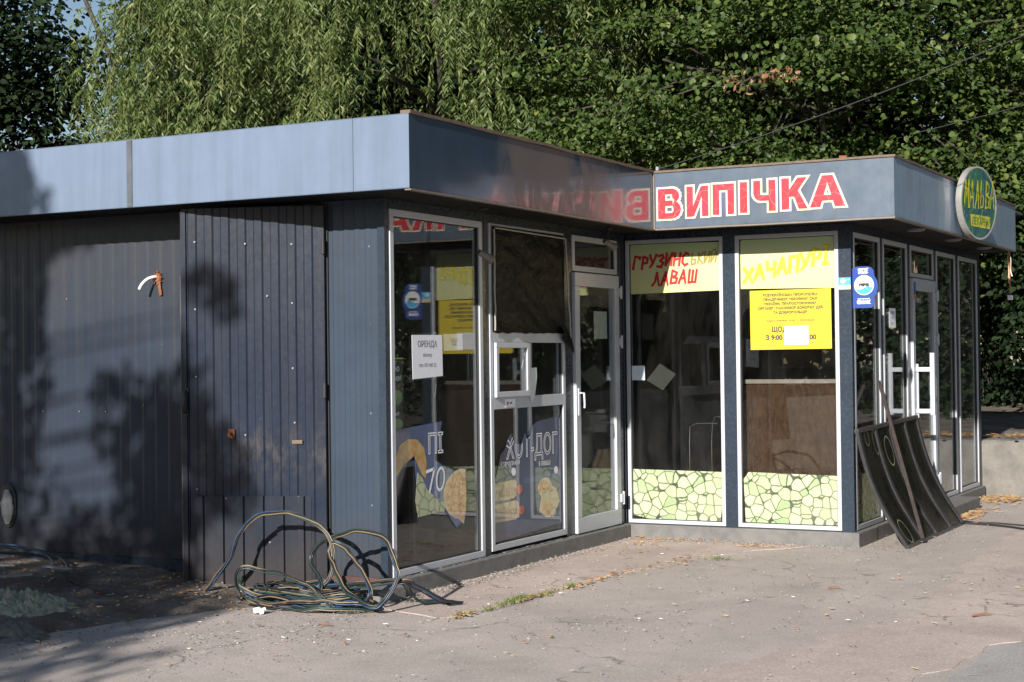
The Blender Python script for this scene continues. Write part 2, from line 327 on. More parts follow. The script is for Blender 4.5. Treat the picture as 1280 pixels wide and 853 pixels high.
def stroke_text(mb, face, word, u0, z0, cw, h, th, o, rise=0., lean=0., mi=0, gap=1.15, jit=.0, grow=0.):
    u = u0
    for i, ch in enumerate(word):
        if ch == ' ': u += cw * .6; continue
        hh = h * (1 + grow * i); wd = cw * (.72 if ch == 'І' else 1); zz = z0 + rise * i + random.uniform(-jit, jit)
        ang = random.uniform(-1, 1) * jit * 2
        j = 0
        for st in STROKES[ch]:
            for (a, b), (c, d) in zip(st[:-1], st[1:]):
                j += 1
                q = []
                for x, y in ((a, b), (c, d)):
                    q.append(Vector((u + x * wd + y * hh * (lean + ang), zz + y * hh)))
                dv = (q[1] - q[0]).normalized(); nn = Vector((-dv.y, dv.x)) * th / 2; ex = dv * th * .32
                poly = [q[0] - ex - nn, q[1] + ex - nn * .8, q[1] + ex + nn * .8, q[0] - ex + nn]
                mb.add([P(face, p.x, p.y, o + .0003 * j) for p in poly], [(0, 1, 2, 3)], mi)
        u += wd * gap
    return mb

# =================================================================== GROUND
def asphalt(name, base, hi, dust):
    t = NT(name); v = t.coord(); n1 = t.noise(.55, 6, .6, v); n2 = t.noise(5, 6, .65, v); n3 = t.noise(75, 4, .75, v); n4 = t.noise(1.7, 5, .6, t.coord((1, .45, 1), rot=(0, 0, .5)))
    c = t.ramp(n1, [(.3, base), (.7, hi)]); c = t.mix(t.ramp(n4, [(.5, 0.), (.72, .55)]), c, dust)
    c = t.mix(t.ramp(n2, [(.3, .3), (.5, 0.)]), c, tuple(x * .72 for x in base))
    c = t.mix(.8, c, t.ramp(n3, [(.28, .66), (.5, 1.), (.72, 1.38)]), 'MULTIPLY')
    vo = t.node('ShaderNodeTexVoronoi', feature='F1'); vo.inputs['Scale'].default_value = 42; t.link(v, vo.inputs['Vector'])
    c = t.mix(t.ramp(t.noise(.9, 3, .5, t.coord((1, 1, 1), rot=(0, 0, 1.1))), [(.58, 0.), (.68, .35)]), c, tuple(x * .62 for x in base))
    c = t.mix(t.ramp(vo.outputs['Distance'], [(.1, .5), (.24, 0.)]), c, tuple(min(1, x * 1.5) for x in dust))
    # hairline cracks
    dv = t.node('ShaderNodeVectorMath', operation='ADD'); nz = t.node('ShaderNodeTexNoise'); nz.inputs['Scale'].default_value = 1.6; nz.inputs['Detail'].default_value = 5; t.link(v, nz.inputs['Vector']); t.link(v, dv.inputs[0]); t.link(nz.outputs[1], dv.inputs[1])
    ed = t.node('ShaderNodeTexVoronoi', feature='DISTANCE_TO_EDGE'); ed.inputs['Scale'].default_value = .42; t.link(dv.outputs[0], ed.inputs['Vector'])
    cr = t.math('MULTIPLY', t.ramp(ed.outputs['Distance'], [(.0, 1.), (.009, 0.)]), t.ramp(n2, [(.45, 0.), (.6, 1.)]))
    c = t.mix(t.math('MULTIPLY', cr, .85), c, tuple(x * .45 for x in base))
    t.set(Base_Color=c, Roughness=.92); t.b.inputs['Specular IOR Level'].default_value = .25
    t.bump(t.math('ADD', t.math('MULTIPLY', n3, .5), t.math('ADD', t.math('MULTIPLY', n2, 1.2), t.math('MULTIPLY', cr, -1.))), .55, .006); return t.m
M['asphalt'] = asphalt('dusty_asphalt', (.365, .318, .288), (.455, .400, .362), (.54, .47, .42))
M['asphalt2'] = asphalt('grey_asphalt', (.32, .30, .285), (.39, .37, .355), (.45, .42, .40))
M['asphalt3'] = asphalt('pinkish_asphalt', (.405, .335, .300), (.50, .415, .37), (.58, .485, .43))
t = NT('bare_soil'); v = t.coord(); n1 = t.noise(3, 7, .65, v); n2 = t.noise(28, 6, .7, v)
t.set(Base_Color=t.mix(t.ramp(n2, [(.35, 0.), (.7, 1.)]), t.ramp(n1, [(.3, (.07, .052, .04)), (.7, (.17, .135, .11))]), t.ramp(n1, [(.4, (.1, .08, .062)), (.6, (.26, .22, .18))])), Roughness=.97); t.bump(n2, .9, .02); M['soil'] = t.m

def ground_h(x, y): return 0.
g = MB(); g.add([(-200, -160, 0), (200, -160, 0), (200, 240, 0), (-200, 240, 0)], [(0, 1, 2, 3)]); g.build('ground', M['asphalt'], kind='structure')
def ragged(pts, k=10, amp=.03):
    out = []; n = len(pts)
    for i in range(n):
        a = Vector((*pts[i], 0)); b = Vector((*pts[(i + 1) % n], 0)); L = (b - a).length; m = max(1, int(L * k)); d = (b - a); nn = Vector((-d.y, d.x, 0)).normalized()
        for j in range(m):
            p = a + d * j / m; out.append(p + nn * amp * noise.noise(p * 3.1) * 2)
    return out
def sheet(name, pts, z, mat, kind='structure', amp=.03, t=.004):
    pl = ragged(pts, 10, amp); mb = MB(); mb.prism([(p.x, p.y, z - t) for p in pl], (0, 0, 1), t); return mb.build(name, mat, kind=kind)
# the strip of pinkish paving along the shop, whose seam holds leaves and grass; and the road at the lower right
sheet('pavement', [(-5.45, 8.5), (-4.82, 8.15), (-4.74, 8.75), (-4.66, 9.4), (-4.66, 10.1), (-4.6, 10.7), (-4.5, 11.35), (-4.3, 12.0), (-3.9, 12.6), (-5.55, 12.7), (-5.62, 8.7)], .004, M['asphalt3'], amp=.045, t=.012)
sheet('pavement_strip', [(-1.9, 7.45), (-1.62, 9.15), (-1.2, 12), (-1.5, 15), (-2.6, 14.9), (-2.55, 12), (-2.35, 9.6), (-2.65, 8.2), (-3.2, 6.4), (-2.2, 6.1)], .004, M['asphalt3'], amp=.06, t=.006)
sheet('road', [(-2.0, 5.0), (-1.72, 7.6), (-1.69, 8.5), (-1.5, 9.3), (-.6, 14), (2, 30), (30, 30), (30, -30), (-2.0, -30)], .009, M['asphalt2'], amp=.02, t=.014)

# soil bank at the left, under the navy wall
def soil_bank():
    nx, ny = 110, 80; x0, x1, y0, y1 = -13., -5.7, 4.6, 8.83; V = []; F = []
    for j in range(ny + 1):
        for i in range(nx + 1):
            x = x0 + (x1 - x0) * i / nx; y = y0 + (y1 - y0) * j / ny
            edge = -6.42 + .5 * max(0, min(1, (y - 7.5) / .7)) - .25 * max(0, (6.6 - y)) + .16 * noise.noise(Vector((x * 1.2, y * 1.4, 0)))
            d = edge - x; h = -.03 + .075 * max(0, min(1, d / .45)) + .07 * max(0, min(1, (d - .4) / 1.4)) * max(0, min(1, (y - 6.2) / 1.5))
            h += .03 * noise.fractal(Vector((x * 3, y * 3, 1)), 1, 2, 5) * max(0, min(1, d * 3)) + .018 * noise.fractal(Vector((x * 11, y * 11, 4)), 1, 2, 4) * max(0, min(1, d * 3))
            V.append((x, y, h))
    for j in range(ny):
        for i in range(nx): a = j * (nx + 1) + i; F.append((a, a + 1, a + nx + 2, a + nx + 1))
    m = MB(); m.add(V, F, 0, True); return m.build('soil', M['soil'], kind='structure')
soil_bank()
def soil_behind():
    nx, ny = 40, 40; V = []; F = []
    for j in range(ny + 1):
        for i in range(nx + 1):
            x = -26 + 40 * i / nx; y = 17.72 + 24 * j / ny; h = .6 + .06 * noise.noise(Vector((x, y, 0))) + .02 * max(0, y - 18) + .05 * noise.noise(Vector((x * 4, y * 4, 0)))
            if j == 0: h = .56
            V.append((x, y, h))
    for j in range(ny):
        for i in range(nx): a = j * (nx + 1) + i; F.append((a, a + 1, a + nx + 2, a + nx + 1))
    m = MB(); m.add(V, F, 0, True); return m.build('terrain', M['soil'], kind='structure')
soil_behind()

# low retaining wall at the right, behind the kiosk
rw = thing('retaining_wall', (-1, 17.6, 0), 'low crumbling concrete retaining wall right of the kiosk under the dark trees', 'wall')
x = -3.62; i = 0
while x < 9:
    L = [2.35, 2.1, 2.4, 2.2, 2.3, 2.0][i % 6]; m = MB(); n = 14; V = []; h = .60 + .015 * math.sin(i * 2.3)
    for k in range(n + 1):
        xx = x + L * k / n - (.012 if k == n else 0); zt = h + .025 * noise.noise(Vector((xx * 4, 0, 3)))
        V += [(xx, 17.62 + .012 * noise.noise(Vector((xx * 3, 1, 0))), -.02), (xx, 17.60 + .012 * noise.noise(Vector((xx * 3, 5, 0))), zt - .03), (xx, 17.64, zt), (xx, 17.80, zt + .01), (xx, 17.80, -.02)]
    F = [(k * 5 + a, (k + 1) * 5 + a, (k + 1) * 5 + (a + 1) % 5, k * 5 + (a + 1) % 5) for k in range(n) for a in range(5)] + [(0, 1, 2, 3, 4), tuple(n * 5 + a for a in (4, 3, 2, 1, 0))]
    m.add(V, F); m.build('concrete_block', M['concrete_dark'], rw); x += L; i += 1

# =================================================================== KIOSK
K = thing('kiosk', (-5.5, 12, 0), 'single storey blue-grey glass and metal bakery kiosk with a deep flat fascia', 'kiosk')
def part(mb, name, mat, parent=K, **kw): return mb.build(name, mat, parent, **kw)

# plinths
def plinth(name, pts):
    m = MB(); m.prism([(x, y, -.02) for x, y in pts], (0, 0, 1), .118 + .02)
    o = part(m, name, M['concrete']); bevel(o, .008, 2); return o
plinth('plinth', [(XB - .6, YA + .03), (XB + .055, YA + .03), (XB + .055, YC - .055), (XB - .6, YC - .055)])
plinth('plinth', [(XB - .6, YC - .052), (XD + .05, YC - .052), (XD + .05, YC + .5), (XB - .6, YC + .5)])
plinth('plinth', [(XD - .6, YC + .503), (XD + .045, YC + .503), (XD + .045, 14.4), (XD - .6, 14.4)])
plinth('door_step', [(XD - .6, 14.403), (XD + .26, 14.403), (XD + .26, 16.2), (XD - .6, 16.2)])
plinth('plinth', [(XD - .6, 16.203), (XD + .045, 16.203), (XD + .045, YE + .05), (XD - .6, YE + .05)])
# mortar skim under window frames
m = MB()
for k in range(60):
    u0 = YA + .08 + k * (YC - YA - .12) / 60; u1 = u0 + (YC - YA - .12) / 60 + .002
    fbox(m, 'B', u0, u1, .1, .122 + .012 * noise.noise(Vector((u0 * 6, 0, 0))), -.05, .02 + .012 * noise.noise(Vector((u0 * 9, 2, 0))))
part(m, 'mortar_bed', M['concrete'])
# floor, ceiling, roof and inner walls
m = MB(); m.box((-12, YA + .2, .02), (XB - .61, 16, .1)); m.box((XB - .6, YC + .51, .02), (XD - .61, YE - .05, .1)); m.box((XB - .6, YA + .5, .118), (XB - .1, YC, .124)); part(m, 'floor_slab', M['floor_in'])
m = MB(); m.box((-12.4, YA - OV + .03, 3.0), (XB + OV - .03, YC - OV + .03, 3.03)); m.box((-12.4, YC - OV + .034, 3.0), (XD + OV - .03, YE + .1, 3.03)); part(m, 'roof', M['roof'])
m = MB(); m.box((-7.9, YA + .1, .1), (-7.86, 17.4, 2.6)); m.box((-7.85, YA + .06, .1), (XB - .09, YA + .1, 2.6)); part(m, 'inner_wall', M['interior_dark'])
m = MB(); m.box((-7.85, 17.4, .1), (XD - .06, 17.46, 2.6)); part(m, 'back_wall', M['interior'])
m = MB(); m.box((-12.4, 16, 0), (-7.9, 16.05, 2.99)); m.box((-12.4, YA + .2, 0), (-12.35, 15.99, 2.99)); m.box((-7.85, YE + .05, 0), (XD, YE + .1, 2.99)); part(m, 'rear_wall', M['navy_sheet'])

# soffit boards
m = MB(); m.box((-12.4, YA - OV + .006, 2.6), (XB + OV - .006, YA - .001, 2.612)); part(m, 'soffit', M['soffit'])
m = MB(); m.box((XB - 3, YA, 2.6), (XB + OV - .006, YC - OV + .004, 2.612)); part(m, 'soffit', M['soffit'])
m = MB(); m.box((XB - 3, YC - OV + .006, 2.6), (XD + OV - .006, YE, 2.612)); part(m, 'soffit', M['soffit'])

# fascia panels --------------------------------------------------------
def fascia_panel(face, u0, u1, mat, wav=.0, trims=None, zt=ZFT, zb=ZFB, flange=True):
    nu = max(2, int((u1 - u0) / .06)); nz = 8; V = []; F = []
    for i in range(nu + 1):
        for j in range(nz + 1):
            u = u0 + (u1 - u0) * i / nu; z = zb + (zt - zb) * j / nz
            e = min(1, 8 * min(i / nu, 1 - i / nu)) * math.sin(math.pi * j / nz)
            o = OV + wav * e * (noise.noise(Vector((u * 1.7, z * 3, 3))) + .5 * noise.noise(Vector((u * 5, z * 6, 8))))
            V.append(P(face, u, z, o))
    a = nz + 1
    for i in range(nu):
        for j in range(nz): F.append((i * a + j, (i + 1) * a + j, (i + 1) * a + j + 1, i * a + j + 1))
    m = MB(); m.add(V, F, 0, True)
    # returned edges give the sheet its depth
    fbox(m, face, u0, u1, zb - .004, zb - .001, OV - .04, OV); fbox(m, face, u0, u1, zt + .001, zt + .004, OV - .05, OV + .001)
    fbox(m, face, u0 + .002, u1 - .002, zb + .002, zt - .002, OV - .03, OV - .022)
    return part(m, 'fascia_panel', mat)
fp = {}
for a, b in ((-11.8, -9.62), (-9.617, -7.279), (-7.276, -5.487), (-5.484, XB + OV)): fascia_panel('A', a, b, M['fascia_a'], .006)
fp['B'] = fascia_panel('B', YA - OV + .002, YC - OV, M['fascia_b'], .004)
fp['C'] = fascia_panel('C', XB + OV + .004, XD + OV - .001, M['fascia_c'], .004)
fp['D'] = fascia_panel('D', YC - OV + .002, 15.35, M['fascia_d'], .005); fascia_panel('D', 15.353, 17.07, M['fascia_d'], .006)
m = MB(); m.box((XB - 2, 17.05, ZFB), (XD + OV - .01, 17.07, ZFT)); part(m, 'fascia_panel', M['fascia_d'])
m = MB(); fbox(m, 'A', -7.30, -7.255, ZFB, ZFT, OV + .0045, OV + .006); part(m, 'joint_cover', dirty('grey_joint', (.075, .085, .10), .5, .3, scale=8))
def edge_trim(face, u0, u1, z0, z1, o0, o1, mat, amp=.004):
    m = MB(); n = int((u1 - u0) / .1)
    for k in range(n):
        a = u0 + (u1 - u0) * k / n; b = u0 + (u1 - u0) * (k + 1) / n
        f = lambda u: amp * noise.noise(Vector((u * 2.3, 0, 7)))
        V = [P(face, a, z0, o0), P(face, a, z0 + f(a), o1), P(face, a, z1 + f(a), o1), P(face, a, z1 + f(a), o0), P(face, b, z0, o0), P(face, b, z0 + f(b), o1), P(face, b, z1 + f(b), o1), P(face, b, z1 + f(b), o0)]
        m.add(V, [(0, 1, 5, 4), (1, 2, 6, 5), (2, 3, 7, 6), (3, 0, 4, 7)] + ([(0, 3, 2, 1)] if k == 0 else []) + ([(4, 5, 6, 7)] if k == n - 1 else []))
    return part(m, 'edge_trim', mat)
edge_trim('B', YA - OV, YC - OV - .004, ZFT + .005, ZFT + .026, OV - .06, OV + .012, M['rust_trim'], .012)
edge_trim('C', XB + OV + .014, XD + OV + .012, ZFT + .005, ZFT + .022, OV - .06, OV + .012, M['rust_trim'])
edge_trim('D', YC - OV + .06, 17.07, ZFT + .006, ZFT + .023, OV - .06, OV + .012, M['rust_trim'], .008)
edge_trim('B', YA - OV + .01, YC - OV - .004, ZFB - .016, ZFB - .005, OV - .04, OV + .004, M['pale_trim'])
edge_trim('C', XB + OV + .014, XD + OV + .004, ZFB - .017, ZFB - .005, OV - .04, OV + .008, M['pale_trim'])
edge_trim('D', YC - OV + .05, 17.07, ZFB - .016, ZFB - .005, OV - .04, OV + .004, M['pale_trim'])
m = MB(); m.box((XB + OV + .002, YC - OV - .012, ZFB - .01), (XB + OV + .014, YC - OV - .002, ZFT + .004)); part(m, 'corner_trim', M['pale_trim'])
m = MB(); m.box((-3.62, 12.5, 3.03), (-3.56, 12.56, 3.13)); part(m, 'vent_stub', M['rust'])

# ВИПІЧКА: each letter its own raised piece with a cream border
T_ = .27
def arc(cx, cz, rx, rz, a0, a1, th, n=7):
    out = []
    for k in range(n):
        b0, b1 = R_(a0 + (a1 - a0) * k / n - 1), R_(a0 + (a1 - a0) * (k + 1) / n + 1)
        out.append([(cx + rx * math.cos(b0), cz + rz * math.sin(b0)), (cx + rx * math.cos(b1), cz + rz * math.sin(b1)), (cx + (rx - th) * math.cos(b1), cz + (rz - th * .62) * math.sin(b1)), (cx + (rx - th) * math.cos(b0), cz + (rz - th * .62) * math.sin(b0))])
    return out
def rc(x0, x1, z0, z1): return [(x0, z0), (x1, z0), (x1, z1), (x0, z1)]
BOLD = {   # x runs 0..1 over the letter width, z 0..1 over its height; convex pieces
 'В': [rc(0, .31, 0, 1), rc(.30, .62, .82, 1), rc(.30, .64, .43, .60), rc(.30, .64, 0, .18)] + arc(.60, .755, .33, .245, -58, 90, .30) + arc(.62, .30, .38, .30, -90, 75, .31),
 'И': [rc(0, .29, 0, 1), rc(.71, 1, 0, 1), [(.28, .02), (.34, .02), (.72, .70), (.72, .98), (.66, .98), (.28, .30)]],
 'П': [rc(0, .30, 0, 1), rc(.70, 1, 0, 1), rc(.29, .71, .80, 1)],
 'І': [rc(0, 1, 0, 1)],
 'Ч': [rc(.69, 1, 0, 1), rc(0, .31, .58, 1), rc(.30, .70, .34, .52)] + arc(.36, .60, .36, .26, 180, 275, .30),
 'К': [rc(0, .29, 0, 1), [(.28, .40), (.46, .40), (.97, 1), (.62, 1), (.28, .60)], [(.42, .55), (.52, .70), (.62, .62), (1, 0), (.66, 0)]],
 'А': [[(0, 0), (.29, 0), (.56, 1), (.35, 1)], [(.71, 0), (1, 0), (.65, 1), (.44, 1)], rc(.22, .78, .20, .37)],
}
def dilate(poly, d):
    n = len(poly); A = sum(poly[i][0] * poly[(i + 1) % n][1] - poly[(i + 1) % n][0] * poly[i][1] for i in range(n))
    if A < 0: poly = poly[::-1]
    out = []
    for i in range(n):
        p0, p1, p2 = Vector(poly[i - 1]), Vector(poly[i]), Vector(poly[(i + 1) % n]); e1 = (p1 - p0).normalized(); e2 = (p2 - p1).normalized()
        n1 = Vector((e1.y, -e1.x)); n2 = Vector((e2.y, -e2.x)); b_ = (n1 + n2); b_ = b_ / max(.35, b_.length_squared / 2); out.append(p1 + b_ * d)
    return out
def big_letters():
    us = [-5.035, -4.785, -4.560, -4.330, -4.217, -3.985, -3.755]; ue = [-4.835, -4.600, -4.380, -4.270, -4.035, -3.775, -3.475]
    zb = [2.672, 2.678, 2.682, 2.686, 2.690, 2.694, 2.698]; H = .243
    for i, ch in enumerate('ВИПІЧКА'):
        m = MB()
        for k, pc in enumerate(BOLD[ch]):
            q = [(us[i] + x * (ue[i] - us[i]), zb[i] + z * H) for x, z in pc]
            dq = dilate(q, .017); m.add([P('C', p.x, p.y, OV + .0060 + .0002 * k) for p in dq], [tuple(range(len(dq)))], 1)
            dq = dilate(q, .0005); m.add([P('C', p.x, p.y, OV + .0105 + .0002 * k) for p in dq], [tuple(range(len(dq)))], 0)
        m.build('letter', [M['vinyl_red'], M['cream']], fp['C'])
t = NT('cracked_red_vinyl'); v = t.coord(); nz = t.node('ShaderNodeTexNoise'); nz.inputs['Scale'].default_value = 4; t.link(v, nz.inputs['Vector'])
dv = t.node('ShaderNodeVectorMath', operation='ADD'); s_ = t.node('ShaderNodeVectorMath', operation='SCALE'); s_.inputs['Scale'].default_value = .25; t.link(nz.outputs[1], s_.inputs[0]); t.link(v, dv.inputs[0]); t.link(s_.outputs[0], dv.inputs[1])
ed = t.node('ShaderNodeTexVoronoi', feature='DISTANCE_TO_EDGE'); ed.inputs['Scale'].default_value = 9; t.link(dv.outputs[0], ed.inputs['Vector'])
t.set(Base_Color=t.mix(t.ramp(ed.outputs['Distance'], [(.005, .5), (.014, 0.)]), t.ramp(t.noise(3, 3, .5, v), [(.3, (.50, .018, .03)), (.7, (.62, .028, .05))]), (.6, .35, .28)), Roughness=.38); M['vinyl_red'] = t.m
big_letters()

# corrugated sheets ------------------------------------------------------
def corr(u0, u1, z0, z1, pitch, depth, xform, rib=.3, slope=.12, wob=.003, phase=0., rows=14, zcut=None):
    prof = []; u = u0 + phase
    seq = [(0, 0)]
    k = 0; prof.append((u0, 0.))
    while u + pitch * (rib + 2 * slope) < u1:
        prof += [(u, 0.), (u + pitch * slope, depth), (u + pitch * (slope + rib), depth), (u + pitch * (rib + 2 * slope), 0.)]; u += pitch
    prof.append((u1, 0.)); prof = [p for i, p in enumerate(prof) if i == 0 or p[0] > prof[i - 1][0] + 1e-5]
    V = []; F = []; n = len(prof)
    for j in range(rows + 1):
        z = z0 + (z1 - z0) * j / rows
        for (uu, d) in prof:
            zz = z + (.006 * noise.noise(Vector((uu * 9, 0, z0))) if j in (0,) else 0)
            V.append(xform(uu, zz, d + wob * noise.noise(Vector((uu * 1.5, zz * 1.5, 2)))))
    for j in range(rows):
        for i in range(n - 1): F.append((j * n + i, j * n + i + 1, (j + 1) * n + i + 1, (j + 1) * n + i))
    m = MB(); m.add(V, F); return m
PA = lambda u, z, d: P('A', u, z, d - .012)
for a, b in ((-11.9, -10.45), (-10.455, -8.98), (-8.985, -7.73), (-7.735, -6.03)):
    o = part(corr(a, b, .17, 2.6, .116, .0055, PA, .34, .16), 'wall_sheet', M['navy_sheet'])
o = part(corr(-6.012, XB - .062, .12, 2.6, .085, .007, PA, .35, .12, phase=.03), 'wall_sheet', M['side_sheet'])
m = MB(); fbox(m, 'A', -6.032, -6.012, .1, 2.6, -.03, .004); part(m, 'sheet_joint', M['gasket'])
m = MB(); fbox(m, 'A', -11.9, -6.03, .04, .168, -.05, -.002); part(m, 'base_rail', M['post_dark'])
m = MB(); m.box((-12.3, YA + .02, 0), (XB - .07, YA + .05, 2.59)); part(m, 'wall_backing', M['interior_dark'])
m = MB(); fbox(m, 'A', -6.0, XB - .06, .085, .13, -.02, .012); part(m, 'rusty_base_rail', dirty('rusty_red_rail', (.07, .033, .028), .8, .3))
# screws
def screws(face, pts, o0, parent=K, xf=None):
    proto = None
    for (u, z) in pts:
        if proto is None:
            m = MB(); c = P(face, u, z, 0) if xf is None else xf(u, z, 0); c2 = P(face, u, z, o0) if xf is None else xf(u, z, o0); d = (c2 - c).normalized()
            m.tube([c2, c2 + d * .004], .006, 6); m.tube([c2 + d * .0042, c2 + d * .008], .0038, 6); proto = part(m, 'screw', M['steel'], parent); base = (u, z)
        else:
            q = proto.copy(); COL.objects.link(q); q.parent = parent
            dd = (P(face, u, z, 0) - P(face, *base, 0)) if xf is None else (xf(u, z, 0) - xf(*base, 0)); q.location = dd; OFF[q.name] = OFF[parent.name]
screws('A', [(-5.69, 2.29), (-5.69, 1.78), (-5.69, 1.2), (-5.69, .6), (-8.55, 1.2), (-8.2, 1.2), (-7.95, 1.2), (-8.31, 2.02), (-7.6, 1.25), (-7.0, .6)], -.004)

# opened metal door leaf
HX, HY = -6.022, YA - .022; LX, LY = -6.956, 8.466
dl = Vector((HX - LX, HY - LY, 0)); LW = dl.length; dl.normalize(); dn = Vector((dl.y, -dl.x, 0))
if dn.y > 0: dn = -dn
def PL(u, z, d): return Vector((LX, LY, z)) + dl * u + dn * (d + .02)
md = thing('metal_door', (LX, LY, 0), 'corrugated navy metal door leaf standing ajar, patched along its bottom', 'door')
md_ = corr(0.004, LW, .05, 2.574, .1145, .010, PL, .42, .09, phase=.04, rows=18)
dleaf = md_.build('door_sheet', M['leaf_sheet'], md)
m = MB()
for (u0, u1, z0, z1) in ((0, .04, .04, 2.57), (LW - .04, LW, .04, 2.57), (.04, LW - .04, .04, .08), (.04, LW - .04, 2.53, 2.57), (.04, LW - .04, 1.02, 1.06)):
    m.add([PL(u, z, d) for u in (u0, u1) for d in (-.045, -.005) for z in (z0, z1)], [(0, 1, 3, 2), (4, 6, 7, 5), (0, 4, 5, 1), (2, 3, 7, 6), (0, 2, 6, 4), (1, 5, 7, 3)])
m.build('door_frame', M['post_dark'], md)
corr(.075, LW - .10, .03, .655, .139, .02, lambda u, z, d: PL(u, z, d + .014), .30, .05, phase=.02, rows=5, wob=.004).build('patch_sheet', M['patch_sheet'], md)
def PLs(u, z, d): return PL(u, z, d)
m = MB()
m.add([PL(u, z, d) for u in (.0, .035) for d in (-.002, .016) for z in (.05, 2.56)], [(0, 1, 3, 2), (4, 6, 7, 5), (0, 4, 5, 1), (2, 3, 7, 6), (0, 2, 6, 4), (1, 5, 7, 3)])
m.build('edge_strip', M['leaf_sheet'], md)
m = MB(); m.add([PL(u, z, d) for u in (-.008, -.0005) for d in (-.03, .004) for z in (.06, 2.12)], [(0, 1, 3, 2), (4, 6, 7, 5), (0, 4, 5, 1), (2, 3, 7, 6), (0, 2, 6, 4), (1, 5, 7, 3)]); m.build('rusty_edge', M['rust_trim'], md)
m = MB(); m.tube([PL(.03, 1.36, .015), PL(.03, 1.35, .055), PL(.03, 1.22, .06), PL(.03, 1.21, .015)], .011, 8); m.tube([PL(.03, 1.36, .012), PL(.03, 1.36, .02)], .02, 8); m.tube([PL(.03, 1.21, .012), PL(.03, 1.21, .02)], .02, 8); m.build('handle', M['gasket'], md)
m = MB(); m.tube([PL(.34, 1.075, .01), PL(.345, 1.07, .075), PL(.35, 1.045, .085)], .009, 6); m.add([PL(u, z, d) for u in (.32, .365) for d in (.012, .017) for z in (1.04, 1.1)], [(0, 1, 3, 2), (4, 6, 7, 5), (0, 4, 5, 1), (2, 3, 7, 6), (0, 2, 6, 4), (1, 5, 7, 3)]); m.build('latch', M['rust'], md)
m = MB(); m.add([PL(u, z, d) for u in (.76, .83) for d in (.012, .016) for z in (1.0, 1.025)], [(0, 1, 3, 2), (4, 6, 7, 5), (0, 4, 5, 1), (2, 3, 7, 6), (0, 2, 6, 4), (1, 5, 7, 3)]); m.build('latch', M['rust_trim'], md)
for z in (.4, 1.35, 2.3):
    m = MB(); m.tube([PL(LW - .004, z - .05, .004), PL(LW - .004, z + .05, .004)], .012, 8); m.build('hinge', M['gasket'], md)
pr = None
for (u, z) in ((.1, 2.35), (.45, 2.33), (.77, 2.32), (.6, 1.98), (.77, 1.93), (.1, 1.9), (.77, 1.5), (.1, 1.45), (.78, 1.14), (.44, 1.06), (.1, .7), (.3, .64), (.55, .645), (.8, .65), (.6, .35)):
    if pr is None:
        m = MB(); a = PL(u, z, .011); m.tube([a, a + dn * .005], .007, 6); m.tube([a + dn * .0052, a + dn * .009], .004, 6); pr = m.build('screw', M['steel'], md); b0 = (u, z)
    else:
        q = pr.copy(); COL.objects.link(q); q.parent = md; q.location = PL(u, z, 0) - PL(*b0, 0)

# bent white pipe in a rusty hole
bp = thing('bent_pipe', (-7.47, YA, 2.13), 'short bent white plastic pipe poking from a rusty hole in the navy wall', 'pipe')
m = MB(); m.tube(catmull([(-7.455, YA + .01, 2.145), (-7.460, YA - .03, 2.15), (-7.485, YA - .07, 2.135), (-7.51, YA - .10, 2.10), (-7.525, YA - .115, 2.06)], 5), [.011] * 20 + [.008], 8); m.build('pipe', M['bright_paper'], bp)
m = MB(); m.tube([(-7.455, YA - .002, 2.145), (-7.455, YA - .014, 2.145)], [.035, .028], 9)
for k in range(9):
    a = k * .7; c = Vector((-7.455 + .03 * math.cos(a), YA - .006, 2.145 + .03 * math.sin(a))); m.bar(c, c + Vector((.02 * math.cos(a), -.02 * random.random(), .02 * math.sin(a))), .012, .004)
m.bar((-7.44, YA - .006, 2.12), (-7.425, YA - .006, 2.02), .004, .024, (1, 0, 0)); m.build('foam_collar', M['rust'], bp)
# torn hole with rag at far left
rg = thing('rag', (-8.9, YA, .52), 'white rag stuffed into a torn hole low in the navy wall', 'rag')
m = MB(); V = []; 
for k in range(13):
    a = 2 * math.pi * k / 12; V.append((-8.9 + .085 * math.cos(a) * (1 + .3 * noise.noise(Vector((k * .9, 0, 0)))), YA - .003, .50 + .17 * math.sin(a) * (1 + .25 * noise.noise(Vector((k, 3, 0))))))
m.prism(V[:12], (0, -1, 0), .004); m.build('hole_edge', M['gasket'], rg)
m = MB(); V = []; F = []
for j in range(9):
    for k in range(10):
        a = 2 * math.pi * k / 10; r = (.02 + .045 * math.sin(math.pi * j / 8)) * (1 + .4 * noise.noise(Vector((k * .8, j * .7, 3)))); V.append((-8.89 + r * math.cos(a), YA - .02 + r * .5 * math.sin(a), .36 + .032 * j))
for j in range(8):
    for k in range(10): F.append((j * 10 + k, j * 10 + (k + 1) % 10, (j + 1) * 10 + (k + 1) % 10, (j + 1) * 10 + k))
m.add(V, F, 0, True); m.build('cloth', dirty('dirty_cloth', (.22, .22, .22), .9, .3, scale=20), rg)

